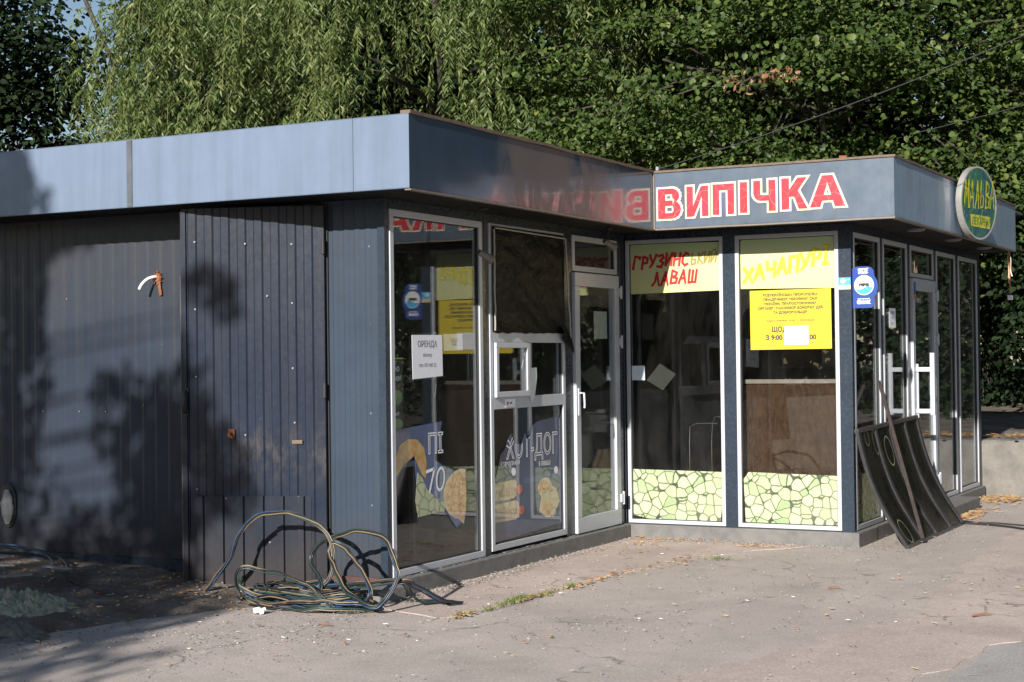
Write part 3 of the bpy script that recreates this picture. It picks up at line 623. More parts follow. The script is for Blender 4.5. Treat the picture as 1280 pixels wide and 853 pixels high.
# posts and headers ------------------------------------------------------
def post(face, u0, u1, o0=-.07, o1=-.004, z0=ZS - .005, z1=2.6, mat='post_dark'):
    m = MB(); fbox(m, face, u0, u1, z0, z1, o0, o1); return bevel(part(m, 'post', M[mat]), .002, 1)
m = MB(); m.box((XB - .06, YA - .006, .105), (XB - .004, YA + .05, 2.6)); bevel(part(m, 'post', M['post']), .002, 1)
post('B', 10.105, 10.20); post('B', 11.455, 11.60); post('B', 12.485, 12.6)
m = MB(); m.box((XB - .04, YC - .04, .115), (XB + .006, YC + .02, 2.6)); bevel(part(m, 'post', M['post_dark']), .002, 1)
post('C', -4.662, -4.558, o1=.006, mat='post'); 
m = MB(); m.box((XD - .10, YC - .008, .115), (XD + .003, YC + .06, 2.6)); bevel(part(m, 'post', M['post']), .002, 1)
post('D', 13.525, 13.615); post('D', 14.46, 14.57); post('D', 15.48, 15.585); post('D', 16.425, 16.56); post('D', 17.47, 17.54)
m = MB(); fbox(m, 'B', YA + .052, YC - .042, ZW + .002, 2.599, -.06, -.002); part(m, 'header_beam', M['post_dark'])
m = MB(); fbox(m, 'C', XB + .01, XD - .102, ZW + .002, 2.599, -.06, .0); part(m, 'header_beam', M['post_dark'])
m = MB(); fbox(m, 'D', YC + .062, 17.5, ZW + .002, 2.599, -.06, -.002); part(m, 'header_beam', M['post_dark'])

def window(face, u0, u1, z0, z1, fw=.045, glass='glass', bars=(), mull=(), o1=.004, o0=-.055, label=None):
    m = MB(); fbox(m, face, u0, u1, z0, z0 + fw, o0, o1); fbox(m, face, u0, u1, z1 - fw, z1, o0, o1)
    fbox(m, face, u0, u0 + fw, z0 + fw, z1 - fw, o0, o1); fbox(m, face, u1 - fw, u1, z0 + fw, z1 - fw, o0, o1)
    fr = bevel(part(m, 'window', M['upvc']), .003, 2)
    m = MB(); g_ = .006; fbox(m, face, u0 + fw, u1 - fw, z0 + fw, z0 + fw + g_, -.03, -.008); fbox(m, face, u0 + fw, u1 - fw, z1 - fw - g_, z1 - fw, -.03, -.008)
    fbox(m, face, u0 + fw, u0 + fw + g_, z0 + fw + g_, z1 - fw - g_, -.03, -.008); fbox(m, face, u1 - fw - g_, u1 - fw, z0 + fw + g_, z1 - fw - g_, -.03, -.008); m.build('gasket', M['gasket'], fr)
    return fr
def pane(face, u0, u1, z0, z1, parent, glass='glass', o=-.02, t=.008):
    m = MB(); fbox(m, face, u0 + .001, u1 - .001, z0 + .001, z1 - .001, o - t, o); return m.build('pane', M[glass], parent)
# B front
f = window('B', 8.856, 10.10, ZS, ZW); pane('B', 8.9, 10.055, ZS + .045, ZW - .045, f)
f = window('B', 10.205, 11.45, ZS + .02, ZW)
m = MB(); fbox(m, 'B', 10.251, 11.404, 1.665, 1.745, -.05, .004); fbox(m, 'B', 10.251, 11.404, 1.175, 1.262, -.05, .004); fbox(m, 'B', 10.79, 10.862, 1.263, 1.664, -.05, .004); bevel(m.build('glazing_bar', M['upvc'], f), .003, 2)
pane('B', 10.25, 11.405, ZS + .065, 1.174, f); pane('B', 10.863, 11.405, 1.263, 1.664, f); pane('B', 10.25, 11.405, 1.746, ZW - .045, f)
# service hatch sash
sa = MB(); 
for a in ((10.252, 10.788, 1.262, 1.303), (10.252, 10.788, 1.624, 1.664), (10.252, 10.292, 1.303, 1.624), (10.745, 10.788, 1.303, 1.624)): fbox(sa, 'B', *a, .006, .03)
sash = bevel(sa.build('hatch_sash', M['upvc'], K), .003, 2); pane('B', 10.292, 10.745, 1.303, 1.624, sash, o=.018)
# transom light over the door, and the door
f = window('B', 11.605, 12.48, 2.245, ZW); pane('B', 11.65, 12.435, 2.29, ZW - .045, f)
def door(face, u0, u1, z0, z1, fw, glass, handle='lever', hinge_side=1):
    m = MB(); 
    fbox(m, face, u0, u1, z0, z0 + fw * 1.5, -.04, .022); fbox(m, face, u0, u1, z1 - fw * 1.3, z1, -.04, .022)
    fbox(m, face, u0, u0 + fw, z0 + fw * 1.5, z1 - fw * 1.3, -.04, .022); fbox(m, face, u1 - fw, u1, z0 + fw * 1.5, z1 - fw * 1.3, -.04, .022)
    d = bevel(part(m, 'door', M['upvc']), .004, 2); pane(face, u0 + fw, u1 - fw, z0 + fw * 1.5, z1 - fw * 1.3, d, glass, o=.0)
    for z in (z1 - .14, z1 - .56, z0 + .22):
        m = MB(); uu = u1 if hinge_side > 0 else u0; fbox(m, face, uu - .03, uu + .004, z - .035, z + .035, .023, .04); m.tube([P(face, uu + .012, z - .055, .036), P(face, uu + .012, z + .055, .036)], .011, 8); m.build('hinge', M['upvc'], d)
    return d
dB = door('B', 11.61, 12.475, ZS + .005, 2.235, .085, 'glass')
m = MB(); fbox(m, 'B', 11.635, 11.665, 1.08, 1.3, .023, .032); m.tube([P('B', 11.65, 1.26, .03), P('B', 11.65, 1.26, .07), P('B', 11.655, 1.17, .072), P('B', 11.655, 1.14, .07)], .009, 8); m.build('handle', M['upvc'], dB)
# C front
f = window('C', -5.548, -4.664, ZS, ZW + .01, .032, o1=.008); pane('C', -5.516, -4.696, ZS + .032, ZW - .022, f, 'glass_c')
f = window('C', -4.556, -3.678, ZS, ZW + .01, .034, o1=.008); pane('C', -4.522, -3.712, ZS + .034, ZW - .024, f, 'glass_c')
# D front
for a, b in ((12.702, 13.523), (13.617, 14.458), (15.587, 16.423), (16.562, 17.468)):
    f = window('D', a, b, ZS, ZW, .04); pane('D', a + .04, b - .04, ZS + .04, ZW - .04, f, 'glass_d')
f = window('D', 14.572, 15.478, 2.245, ZW, .04); pane('D', 14.612, 15.438, 2.285, ZW - .04, f, 'glass_d')
dD = door('D', 14.575, 15.475, ZS + .005, 2.235, .085, 'glass_d')
m = MB()
for z in (1.40, 1.02): m.box(P('D', 14.64, z - .02, .023), P('D', 14.68, z + .02, .15)); 
for u in (14.64,): m.box(P('D', u, .985, .15), P('D', u + .04, 1.55, .19))
m.box(P('D', 14.64, 1.44, .023), P('D', 14.68, 1.445, .024)); bevel(m.build('handle', M['upvc'], dD), .004, 2)
m = MB(); m.box(P('D', 14.66, .96, .023), P('D', 14.685, 1.45, .04)); m.build('handle_plate', M['upvc'], dD)
m = MB(); fbox(m, 'D', 14.6, 14.68, 2.09, 2.2, .0225, .024, 0); fbox(m, 'D', 14.6, 14.68, 2.04, 2.09, .0225, .024, 1); m.build('door_sticker', [flat('blue_sticker', (.03, .12, .35)), flat('orange_sticker', (.5, .15, .05))], dD)

# interior -----------------------------------------------------------------
pb = thing('plywood_board', (-4.1, 12.85, .12), 'worn brown plywood board standing behind the right-hand front window', 'board')
m = MB(); m.box((-4.62, 12.80, .125), (-3.66, 12.82, 1.31)); m.build('sheet', M['board'], pb); m = MB(); m.box((-4.62, 12.78, 1.311), (-3.66, 12.83, 1.345)); m.build('top_rail', M['pale_trim'], pb)
ct = thing('counter', (-4.6, 15, .1), 'dark counter inside the kiosk behind the side windows', 'counter')
m = MB(); m.box((-5.0, 14.2, .1), (-4.5, 16.6, 1.0)); m.build('carcass', M['interior_dark'], ct); m = MB(); m.box((-5.04, 14.16, 1.002), (-4.46, 16.64, 1.04)); m.build('worktop', M['interior'], ct)
tr_ = thing('trolley', (-5.02, 13.3, .1), 'chrome tube trolley standing inside behind the left-hand front window', 'trolley')
m = MB(); m.tube(catmull([(-5.24, 13.3, .12), (-5.24, 13.3, .85), (-5.21, 13.3, .93), (-5.15, 13.3, .95), (-4.98, 13.3, .95)], 4), .008, 6); m.build('tube', M['chrome'], tr_)
m = MB(); m.tube(catmull([(-5.10, 13.5, .12), (-5.10, 13.5, .94), (-4.96, 13.5, .96), (-4.85, 13.5, .9), (-4.85, 13.5, .12)], 4), .007, 6); m.build('tube', M['chrome'], tr_)
bn = thing('sacks', (-4.92, 13.75, .1), 'brown rumpled sack slumped on the floor inside the left front window', 'sack')
m = MB(); V = []; F = []
for j in range(11):
    for k in range(16):
        a = 2 * math.pi * k / 16; r = (.05 + .16 * math.sin(math.pi * min(.96, .12 + j / 11))) * (1 + .35 * noise.noise(Vector((math.cos(a) * 1.4, math.sin(a) * 1.4, j * .35)))); V.append((-4.85 + r * 1.1 * math.cos(a), 13.75 + r * math.sin(a), .1 + .058 * j))
for j in range(10):
    for k in range(16): F.append((j * 16 + k, j * 16 + (k + 1) % 16, (j + 1) * 16 + (k + 1) % 16, (j + 1) * 16 + k))
m.add(V, F, 0, True); m.build('sack_body', flat('brown_sacking', (.2, .13, .08), .9, .3, 12), bn)
fr_ = thing('fridge', (-7.3, 10.3, .1), 'tall dark display fridge against the inner wall', 'fridge')
m = MB(); m.box((-7.8, 9.9, .1), (-7.2, 10.7, 2.0)); m.build('cabinet', M['interior'], fr_)
m = MB(); m.box((-7.195, 9.95, .3), (-7.185, 10.65, 1.9)); m.build('door', M['black'], fr_)
sh = thing('work_table', (-6.6, 9.2, .1), 'grey work table inside behind the torn food poster', 'table')
m = MB(); m.box((-6.9, 8.98, .78), (-6.0, 9.9, .82)); m.build('tabletop', M['upvc'], sh)
for x_, y_ in ((-6.87, 9.0), (-6.03, 9.0), (-6.87, 9.87), (-6.03, 9.87)): m = MB(); m.box((x_ - .02, y_ - .02, .125), (x_ + .02, y_ + .02, .779)); m.build('leg', M['steel'], sh)
shf = thing('shelf_unit', (-4.9, 16.9, .1), 'dim shelf unit with boxes against the back wall inside the kiosk', 'shelf')
for zz in (.5, .95, 1.4, 1.85): m = MB(); m.box((-5.6, 16.75, zz), (-4.1, 17.2, zz + .03)); m.build('shelf', M['interior'], shf)
for xx in (-5.63, -4.07): m = MB(); m.box((xx - .02, 16.75, .1), (xx + .02, 17.2, 2.0)); m.build('side_panel', M['interior'], shf)
bxs = [flat('box_brown', (.2, .14, .09), .8), flat('box_white', (.35, .35, .34), .8), flat('box_red', (.2, .05, .04), .8)]
rb = random.Random(3)
for k in range(9):
    xx = -5.5 + .45 * (k % 3) + rb.uniform(-.04, .04); zz = (.53, .98, 1.43)[k // 3]; m = MB(); m.box((xx, 16.8, zz + .001), (xx + rb.uniform(.2, .34), 17.1, zz + rb.uniform(.15, .33))); m.build('storage_box', bxs[k % 3], None, ['brown', 'white', 'red'][k % 3] + ' box on the ' + ['lowest', 'middle', 'upper'][k // 3] + ' stretch of the dim inner shelf', 'box', 'boxes on the inner shelf')


# =================================================================== POSTERS AND SIGNS
def board(face, pts, o, t, mat, name, label, cat, part_name='sheet', group=None):
    us = [p[0] for p in pts]; zs = [p[1] for p in pts]; th = thing(name, P(face, min(us), min(zs), o), label, cat, group)
    m = MB(); fpoly(m, face, pts, o, t); m.build(part_name, mat, th); return th
def rect(u0, u1, z0, z1, j=0.): return [(u0 + j, z0), (u1, z0 + j), (u1 - j, z1), (u0, z1 - j)]
PC = -.0195    # just in front of the C panes
s1 = board('C', [(-5.513, 2.085), (-4.70, 2.095), (-4.70, 2.50), (-5.50, 2.512), (-5.513, 2.49)], PC, .002, M['sign'], 'lavash_banner', 'pale lime banner with shade painted into its green top, lettered in red brush script, in the left front window', 'banner')
m = MB(); stroke_text(m, 'C', 'ГРУЗИНС', -5.485, 2.30, .066, .105, .024, PC + .003, rise=.0035, lean=.12, gap=1.12, jit=.006); stroke_text(m, 'C', 'ЛАВАШ', -5.31, 2.155, .072, .11, .023, PC + .003, rise=.003, lean=.15, gap=1.12, jit=.006)
m.build('lettering', M['red'], s1)
m = MB(); stroke_text(m, 'C', 'ЬКИЙ', -4.957, 2.325, .054, .095, .016, PC + .003, rise=.0025, lean=.12, gap=1.1, jit=.006); m.build('lettering', flat('olive_print', (.26, .20, .03), .5), s1)
s2 = board('C', [(-4.515, 2.10), (-3.70, 2.085), (-3.70, 2.505), (-4.50, 2.508), (-4.515, 2.49)], PC, .002, M['sign'], 'khachapuri_banner', 'pale lime banner with shade painted into its green top, lettered in yellow, above the yellow notice', 'banner')
m = MB(); stt = random.getstate()
stroke_text(m, 'C', 'ХАЧАПУРІ', -4.487, 2.155, .088, .115, .033, PC + .003, rise=.0185, lean=.05, gap=1.10, jit=.007, grow=.03, mi=0); random.setstate(stt)
stroke_text(m, 'C', 'ХАЧАПУРІ', -4.487, 2.155, .088, .115, .023, PC + .006, rise=.0185, lean=.05, gap=1.10, jit=.007, grow=.03, mi=1)
m.build('lettering', [flat('olive_outline', (.36, .32, .04), .5), flat('lemon_print', (.66, .58, .02), .5)], s2)
yn = board('C', rect(-4.435, -3.745, 1.592, 2.083, .002), -.012, .002, M['yellow'], 'yellow_notice', 'yellow printed notice with dark text in the right front window', 'notice')
for i, s in enumerate(['ВСЕУКРАЇНСЬКА ПРОФСПІЛКА', 'ПРАЦІВНИКІВ ЗБРОЙНИХ СИЛ', 'УКРАЇНИ, ПРАВООХОРОННИХ', 'ОРГАНІВ, УЧАСНИКІВ БОЙОВИХ ДІЙ', 'ТА ДОБРОВОЛЬЦІВ']):
    m = MB(); ftext(m, 'C', s, -4.09, 2.03 - .036 * i, .0205, -.0095, .0016, .98, space=1.1); m.build('lettering', M['ink'], yn)
m = MB(); ftext(m, 'C', 'ПОДАЧА ЗВЕРНЕНЬ, СКАРГ ТА ПРОПОЗИЦІЙ', -4.09, 1.822, .0135, -.0095, .0006, .95, space=1.05); m.build('lettering', M['ink'], yn)
m = MB(); ftext(m, 'C', 'ЩОДЕННО', -4.25, 1.738, .042, -.0095, .0022, .92, align='LEFT'); m.build('lettering', M['ink'], yn)
m = MB(); ftext(m, 'C', 'З 9:00', -4.305, 1.672, .040, -.0095, .0022, 1.02, align='LEFT'); m.build('lettering', M['ink'], yn)
m = MB(); ftext(m, 'C', '00', -3.93, 1.672, .040, -.0095, .0022, 1.02, align='LEFT'); m.build('lettering', M['ink'], yn)
m = MB(); a0, a1, b0, b1 = -4.395, -3.785, 1.62, 1.86; w_ = .0022
for q in ((a0, a1, b0, b0 + w_), (a0, a1, b1 - w_, b1), (a0, a0 + w_, b0 + w_, b1 - w_), (a1 - w_, a1, b0 + w_, b1 - w_)): fbox(m, 'C', *q, -.0098, -.0094)
m.build('border', flat('amber_line', (.55, .36, .02)), yn)
wp = board('C', rect(-4.142, -3.935, 1.628, 1.786, .003), -.006, .0015, M['bright_paper'], 'rental_paper', 'small bright white rental paper taped over the yellow notice', 'paper')
m = MB(); ftext(m, 'C', 'ОРЕНДА', -4.04, 1.735, .022, -.0042, .001); ftext(m, 'C', 'кіоску', -4.04, 1.702, .011, -.0042); ftext(m, 'C', 'тел. 073 447', -4.04, 1.668, .011, -.0042); m.build('lettering', flat('faded_ink', (.62, .62, .66)), wp)
c1 = board('C', [(-5.512, .19), (-5.38, .165), (-5.1, .145), (-4.75, .15), (-4.72, .17), (-4.703, .30), (-4.70, .575), (-5.512, .583)], PC, .0015, M['slices'], 'cucumber_film', 'window film printed with cucumber slices, sagging at its lower edge, in the left front window', 'window film')
c2 = board('C', [(-4.50, .17), (-4.44, .155), (-3.76, .15), (-3.72, .17), (-3.705, .26), (-3.71, .565), (-4.47, .58), (-4.513, .52)], PC, .0015, M['slices'], 'cucumber_film', 'window film printed with cucumber slices, below the brown plywood board', 'window film')
c3 = board('D', [(12.75, .17), (13.48, .16), (13.48, .60), (13.3, .58), (12.95, .56), (12.82, .66), (12.75, .68)], -.0195, .0015, M['slices'], 'cucumber_film', 'window film printed with cucumber slices, half hidden behind the fallen black awning', 'window film')
wc = board('C', rect(-5.514, -5.39, 1.345, 1.47, .001), -.0195, .002, flat('pale_blue_card', (.62, .74, .84)), 'card', 'pale blue square card at the left edge of the left front window', 'card')
dc_ = flat('matte_card', (.045, .046, .04), .95); dc_.node_tree.nodes['Principled BSDF'].inputs['Specular IOR Level'].default_value = .05
tc_ = board('C', [(-5.235, 1.258), (-5.115, 1.395), (-5.26, 1.487), (-5.385, 1.345)], -.045, .002, dc_, 'card', 'dull white card hanging askew inside the left front window', 'card')
# address plate, flag sign
ap = board('C', rect(-3.675, -3.578, 2.105, 2.165), .009, .002, flat('sky_blue_plate', (.05, .36, .66), .4, .03), 'number_plate', 'small blue house number plate on the corner post', 'plate')
m = MB(); c_ = P('C', -3.64, 2.136, .0125)
m.add([c_ + Vector((.022 * math.cos(a * math.pi / 8), 0, .020 * math.sin(a * math.pi / 8))) for a in range(16)], [tuple(range(16))]); m.build('disc', M['white_print'], ap)
m = MB(); ftext(m, 'C', '5', -3.64, 2.126, .020, .0132, .001); m.build('lettering', M['ink'], ap)
m = MB()
for k in range(1): fbox(m, 'C', -3.612, -3.585, 2.143 - k * .02, 2.148 - k * .02, .0112, .0126)
m.build('lettering', M['white_print'], ap)
m = MB(); fbox(m, 'C', -3.675, -3.578, 2.068, 2.104, .009, .011); m.build('sticker', flat('peach_sticker', (.6, .45, .33)), ap)
fs_ = thing('flag_sign', (XD, 12.66, 1.9), 'dark blue flag sign with a round white and blue logo on the kiosk corner', 'sign')
out = [(-3.566, 1.915), (-3.42, 1.915), (-3.395, 1.935), (-3.39, 2.0), (-3.372, 2.03), (-3.36, 2.08), (-3.366, 2.13), (-3.388, 2.17), (-3.395, 2.215), (-3.415, 2.24), (-3.45, 2.248), (-3.53, 2.248), (-3.566, 2.235)]
m = MB(); m.prism([(x, 12.655, z) for x, z in out], (0, -1, 0), .012); m.build('panel', flat('royal_blue', (.022, .06, .26), .3, .08, 6), fs_)
def disc2(mb, cx, cz, r, y, a0=0, a1=2 * math.pi, n=28, mi=0, wave=None):
    pts = [(cx + r * math.cos(a0 + (a1 - a0) * k / n), y, cz + r * math.sin(a0 + (a1 - a0) * k / n)) for k in range(n + (0 if wave is None else 1))]
    if wave: pts += [(cx + r * (1 - 2 * k / 8) * math.cos(a1) * -1 * -1, y, cz + r * math.sin(a1) + wave * math.sin(k / 8 * 2 * math.pi)) for k in range(1, 8)]
    mb.add(pts, [tuple(range(len(pts)))], mi)
m = MB(); disc2(m, -3.473, 2.098, .080, 12.6425); m.build('logo_disc', M['bright_paper'], fs_)
m = MB(); cx, cz, r = -3.473, 2.098, .073; a0 = math.asin(-.022 / r); n = 20
pts = [(cx + r * math.cos(math.pi - a0 + (math.pi + 2 * a0) * k / n), 12.6415, cz + r * math.sin(math.pi - a0 + (math.pi + 2 * a0) * k / n)) for k in range(n + 1)]
pts += [(cx + r * math.cos(a0) * (1 - 2 * k / 10), 12.6415, cz - .022 + .012 * math.sin(k / 10 * 2 * math.pi)) for k in range(1, 10)]
m.add(pts, [tuple(range(len(pts)))]); m.build('logo_wave', flat('cyan_print', (.04, .42, .68)), fs_)
m = MB()
for s, z, h, b in (('НОВИЙ', 2.214, .017, .0018), ('СТИЛЬ', 2.190, .017, .0018), ('МАКСИМАЛЬНИЙ', 1.985, .008, .0005), ('СМАК', 1.950, .026, .003)): ftext(m, 'C', s, -3.478, z, h, -.0015 + .0, b)
m.v = [(x, 12.642, z) for x, y, z in m.v]; m.build('lettering', M['white_print'], fs_)
m = MB(); ftext(m, 'C', 'PEPSI', -3.473, 2.09, .023, 0, .0028, 1.15); m.v = [(x, 12.6405, z) for x, y, z in m.v]; m.build('lettering', M['ink'], fs_)
# mirror side of the flag sign (print on its back)
m = MB(); disc2(m, -3.473, 2.098, .078, 12.6562); m.build('logo_disc', M['bright_paper'], fs_)

# round sign on the D fascia, turned slightly towards the street
rs = thing('round_sign', (XD + OV, 14.55, 2.86), 'round illuminated drum sign with peeling green print on the side fascia', 'sign')
ang = R_(-16); nx_ = Vector((math.cos(ang), math.sin(ang), 0)); tx_ = Vector((-math.sin(ang), math.cos(ang), 0)); cc = Vector((-2.93, 14.47, 2.872)); RR = .325
def rp(a, b, d=0): return cc + tx_ * a + Vector((0, 0, b)) + nx_ * d
n = 48; m = MB()
V = [rp(RR * math.cos(2 * math.pi * k / n), RR * math.sin(2 * math.pi * k / n), d) for d in (-.055, .0) for k in range(n)] + [rp((RR - .015) * math.cos(2 * math.pi * k / n), (RR - .015) * math.sin(2 * math.pi * k / n), d) for d in (.0, -.006) for k in range(n)]
F = [(r * n + k, r * n + (k + 1) % n, (r + 1) * n + (k + 1) % n, (r + 1) * n + k) for r in range(3) for k in range(n)] + [tuple(range(n - 1, -1, -1))]
m.add(V, F); m.build('drum', M['steel'] if False else flat('white_drum_metal', (.24, .235, .22), .4, .2, 7), rs)
t = NT('peeling_green_print'); v = t.coord(); n1 = t.noise(5, 6, .7, t.coord((1, 2.2, .8)), 1.); n2 = t.noise(26, 6, .75, t.coord((1, 2.4, .6)))
c = t.ramp(n1, [(.3, (.006, .02, .05)), (.45, (.01, .05, .07)), (.55, (.02, .09, .03)), (.7, (.05, .14, .03))]); c = t.mix(t.ramp(n2, [(.55, 0.), (.64, .7)]), c, (.13, .25, .24)); t.set(Base_Color=c, Roughness=.3); 
m = MB(); m.add([rp((RR - .016) * math.cos(2 * math.pi * k / n), (RR - .016) * math.sin(2 * math.pi * k / n), -.003) for k in range(n)], [tuple(range(n))]); m.build('sign_face', t.m, rs)
t = NT('peeling_yellow_print'); n1 = t.noise(22, 6, .75, t.coord((1, 2.4, .5))); t.set(Base_Color=t.mix(t.ramp(n1, [(.52, 0.), (.58, 1.)]), (.36, .34, .015), (.02, .08, .05)), Roughness=.35); yel = t.m
def rtext(mb, word, a0, b0, cw, h, th, rise=0, mi=0, lean=.1):
    mm = MB(); stroke_text(mm, 'D', word, 0, 0, cw, h, th, 0, rise=rise, lean=lean, jit=.006)
    pts = [rp(a0 + y, b0 + z, .001 + (x - XD)) for x, y, z in mm.v]; mb.add(pts, mm.f, mi)
m = MB(); rtext(m, 'МАЛЬВА', -.275, -.05, .082, .24, .020, rise=.002); m.build('lettering', yel, rs)
m = MB(); m.add([rp(a, b, .0005) for a, b in ((-.16, -.21), (.19, -.225), (.2, -.115), (-.165, -.105))], [(0, 1, 2, 3)]); m.build('name_strip', yel, rs)
m = MB(); rtext(m, 'ПЕКАРНА', -.135, -.195, .038, .06, .009); m.v = [tuple(Vector(p) + nx_ * .001) for p in m.v]; m.build('lettering', flat('dark_green_print', (.03, .12, .04)), rs)
m = MB(); m.box((XD + OV + .002, 14.40, 2.80), (-2.985, 14.52, 2.94)); m.build('bracket', M['steel'], rs)

# B window: papers and torn food posters
op = board('B', [(9.156, 1.414), (9.555, 1.432), (9.55, 1.715), (9.15, 1.712)], -.0195, .0015, M['paper'], 'rental_paper', 'white rental notice taped to the first window beside the corner', 'paper')
m = MB(); ftext(m, 'B', 'ОРЕНДА', 9.352, 1.632, .042, -.0175, .0012, 1.06); ftext(m, 'B', 'кіоску', 9.352, 1.566, .024, -.0175, .0006, 1.2); ftext(m, 'B', 'тел. 073 447 52', 9.352, 1.496, .026, -.0175, .0004, .98); m.build('lettering', M['grey_ink'], op)
m = MB()
for q in ([(9.06, 1.712), (9.5, 1.722), (9.5, 1.732), (9.06, 1.724)], [(9.1, 1.404), (9.6, 1.424), (9.6, 1.433), (9.1, 1.414)], [(9.44, 1.30), (9.452, 1.30), (9.475, 1.43), (9.463, 1.43)]): fpoly(m, 'B', q, -.0178, .0004)
m.build('tape', M['glass'], op, kind='stuff')
cdx = board('B', rect(9.59, 9.86, 1.605, 1.725, .004), -.0315, .0015, M['paper'], 'card', 'small white card inside the first window beside the rental notice', 'card')
m = MB(); ftext(m, 'B', 'ОРЕНДА', 9.74, 1.672, .022, -.0297, .0006); ftext(m, 'B', 'кіоску', 9.74, 1.64, .012, -.0297); m.build('lettering', M['grey_ink'], cdx)
mn = board('B', rect(8.905, 9.055, 1.02, 1.56, .003), -.034, .002, flat('menu_green_black', (.015, .022, .014)), 'menu_board', 'dark menu card with mirrored writing at the left edge of the first window', 'menu')
m = MB(); ftext(m, 'B', 'Gril', 8.975, 1.47, .034, -.0315, .0005, 1., mirror=True); ftext(m, 'B', 'MENU', 8.975, 1.41, .03, -.0315, .0005, 1., mirror=True); ftext(m, 'B', 'Xen', 8.975, 1.18, .026, -.0315, .0005, 1., mirror=True); m.build('lettering', M['white_print'], mn)
m = MB(); fbox(m, 'B', 8.905, 9.055, 1.553, 1.561, -.0315, -.030); m.build('border', flat('lime_border', (.45, .55, .05)), mn)
for zz, r in ((1.30, .05), (1.12, .04)):
    m = MB(); m.add([P('B', 8.975 + .07 * math.cos(k * .5236), zz + r * math.sin(k * .5236), -.0312) for k in range(12)], [tuple(range(12))]); m.build('cucumber_print', flat('dull_green_print', (.18, .3, .12)), mn)

def print_mat(name, c1, c2, c3, scale, rough=.5):
    t = NT(name); a = t.noise(scale, 5, .7, t.coord()); vo = t.node('ShaderNodeTexVoronoi'); vo.inputs['Scale'].default_value = scale * 1.6; t.link(t.coord(), vo.inputs['Vector'])
    c = t.ramp(a, [(.35, c1), (.55, c2)]); c = t.mix(t.ramp(vo.outputs['Distance'], [(.2, .9), (.4, 0.)]), c, c3); t.set(Base_Color=c, Roughness=rough); return t.m
M['pizza'] = print_mat('pizza_print', (.36, .09, .035), (.48, .30, .14), (.52, .44, .30), 24)
M['crust'] = print_mat('crust_print', (.40, .22, .06), (.50, .34, .14), (.4, .2, .06), 9)
M['sausage'] = flat('sausage_print', (.40, .09, .04), .5, .2)
M['bread'] = flat('bread_print', (.46, .36, .24), .5, .15, 10); M['grill'] = flat('grill_mark_print', (.25, .15, .09), .5)
M['poster_blue'] = flat('dusty_blue_poster', (.06, .085, .19), .5, .25, 3)
M['poster_navy'] = flat('navy_poster', (.038, .052, .112), .5, .25, 3)
PB = -.0172
for k_ in ('pizza', 'crust', 'sausage', 'bread', 'grill', 'poster_blue', 'poster_navy'):
    b__ = M[k_].node_tree.nodes['Principled BSDF']; b__.inputs['Roughness'].default_value = .45; b__.inputs['Coat Weight'].default_value = 1; b__.inputs['Coat Roughness'].default_value = .02
p1 = board('B', [(8.905, .72), (8.905, 1.085), (9.1, 1.095), (9.535, 1.12), (9.50, 1.02), (9.52, .96), (9.42, .90), (9.43, .86), (9.58, .80), (9.70, .77), (9.78, .74), (9.83, .68), (9.83, .50), (9.79, .40), (9.72, .37), (9.64, .44), (9.56, .52), (9.36, .545), (9.2, .58), (9.19, .70), (9.17, .90), (9.02, .84), (8.91, .72)], PB - .002, .002, M['poster_blue'], 'pizza_poster', 'torn blue pizza poster inside the first window beside the corner', 'poster')
# pieces of print on it
m = MB(); n = 22; pz = []
for k in range(n): 
    a = math.pi * (.42 + 1.0 * k / (n - 1)); pz.append((9.79 + .245 * math.cos(a), .60 + .175 * math.sin(a)))
pz += [(9.745, .43), (9.82, .385), (9.85, .46), (9.862, .6)]
fpoly(m, 'B', pz, PB + .0005, .0006, 0); pi_ = [(9.72 + (u - 9.72) * .88 + .008, .58 + (z - .58) * .88) for u, z in pz]; fpoly(m, 'B', pi_, PB + .0015, .0006, 1); m.build('pizza_print', [M['bread'], M['pizza']], p1)
m = MB(); sl_ = [(8.91, .76), (8.92, .90), (8.98, .985), (9.08, 1.02), (9.2, 1.01), (9.29, .95), (9.32, .85), (9.31, .74), (9.26, .77), (9.16, .905), (9.02, .85)]; fpoly(m, 'B', sl_, PB + .0005, .0008); m.build('pie_print', M['crust'], p1)
m = MB(); gr = [(9.2, .79), (9.26, .75), (9.33, .66), (9.45, .60), (9.57, .555), (9.56, .50), (9.2, .49), (9.17, .60)]; fpoly(m, 'B', gr, PB + .0002, .0008); m.build('cucumber_print', M['slices'], p1)
def outline_text(mb, s, u, z, h, o, th=.004, sx=1., **kw):
    c = bpy.data.curves.new('t', 'FONT'); c.body = s; c.size = h / .73; c.fill_mode = 'NONE'; c.dimensions = '2D'; c.align_x = 'CENTER'; c.bevel_depth = 0; c.offset = kw.get('bold', 0)
    o_ = bpy.data.objects.new('t', c); COL.objects.link(o_); dg = bpy.context.evaluated_depsgraph_get(); me = o_.evaluated_get(dg).to_mesh()
    for ei, e in enumerate(me.edges):
        a, b = (me.vertices[i].co for i in e.vertices); a = Vector((a.x * sx, a.y)); b = Vector((b.x * sx, b.y)); d = b - a
        if d.length < 1e-6: continue
        nn = Vector((-d.y, d.x)).normalized() * th / 2; ex = d.normalized() * th * .3
        mb.add([P('B', u + q.x, z + q.y, o + .00022 * (ei % 5)) for q in (a - nn - ex, b - nn + ex, b + nn + ex, a + nn - ex)], [(0, 1, 2, 3)])
    bpy.data.objects.remove(o_); return mb
m = MB(); outline_text(m, 'ПІ', 9.44, .905, .14, PB + .001, .008, .95); m.build('lettering', M['white_print'], p1)
m = MB(); outline = [(9.31, .785), (9.42, .80), (9.35, .64)]
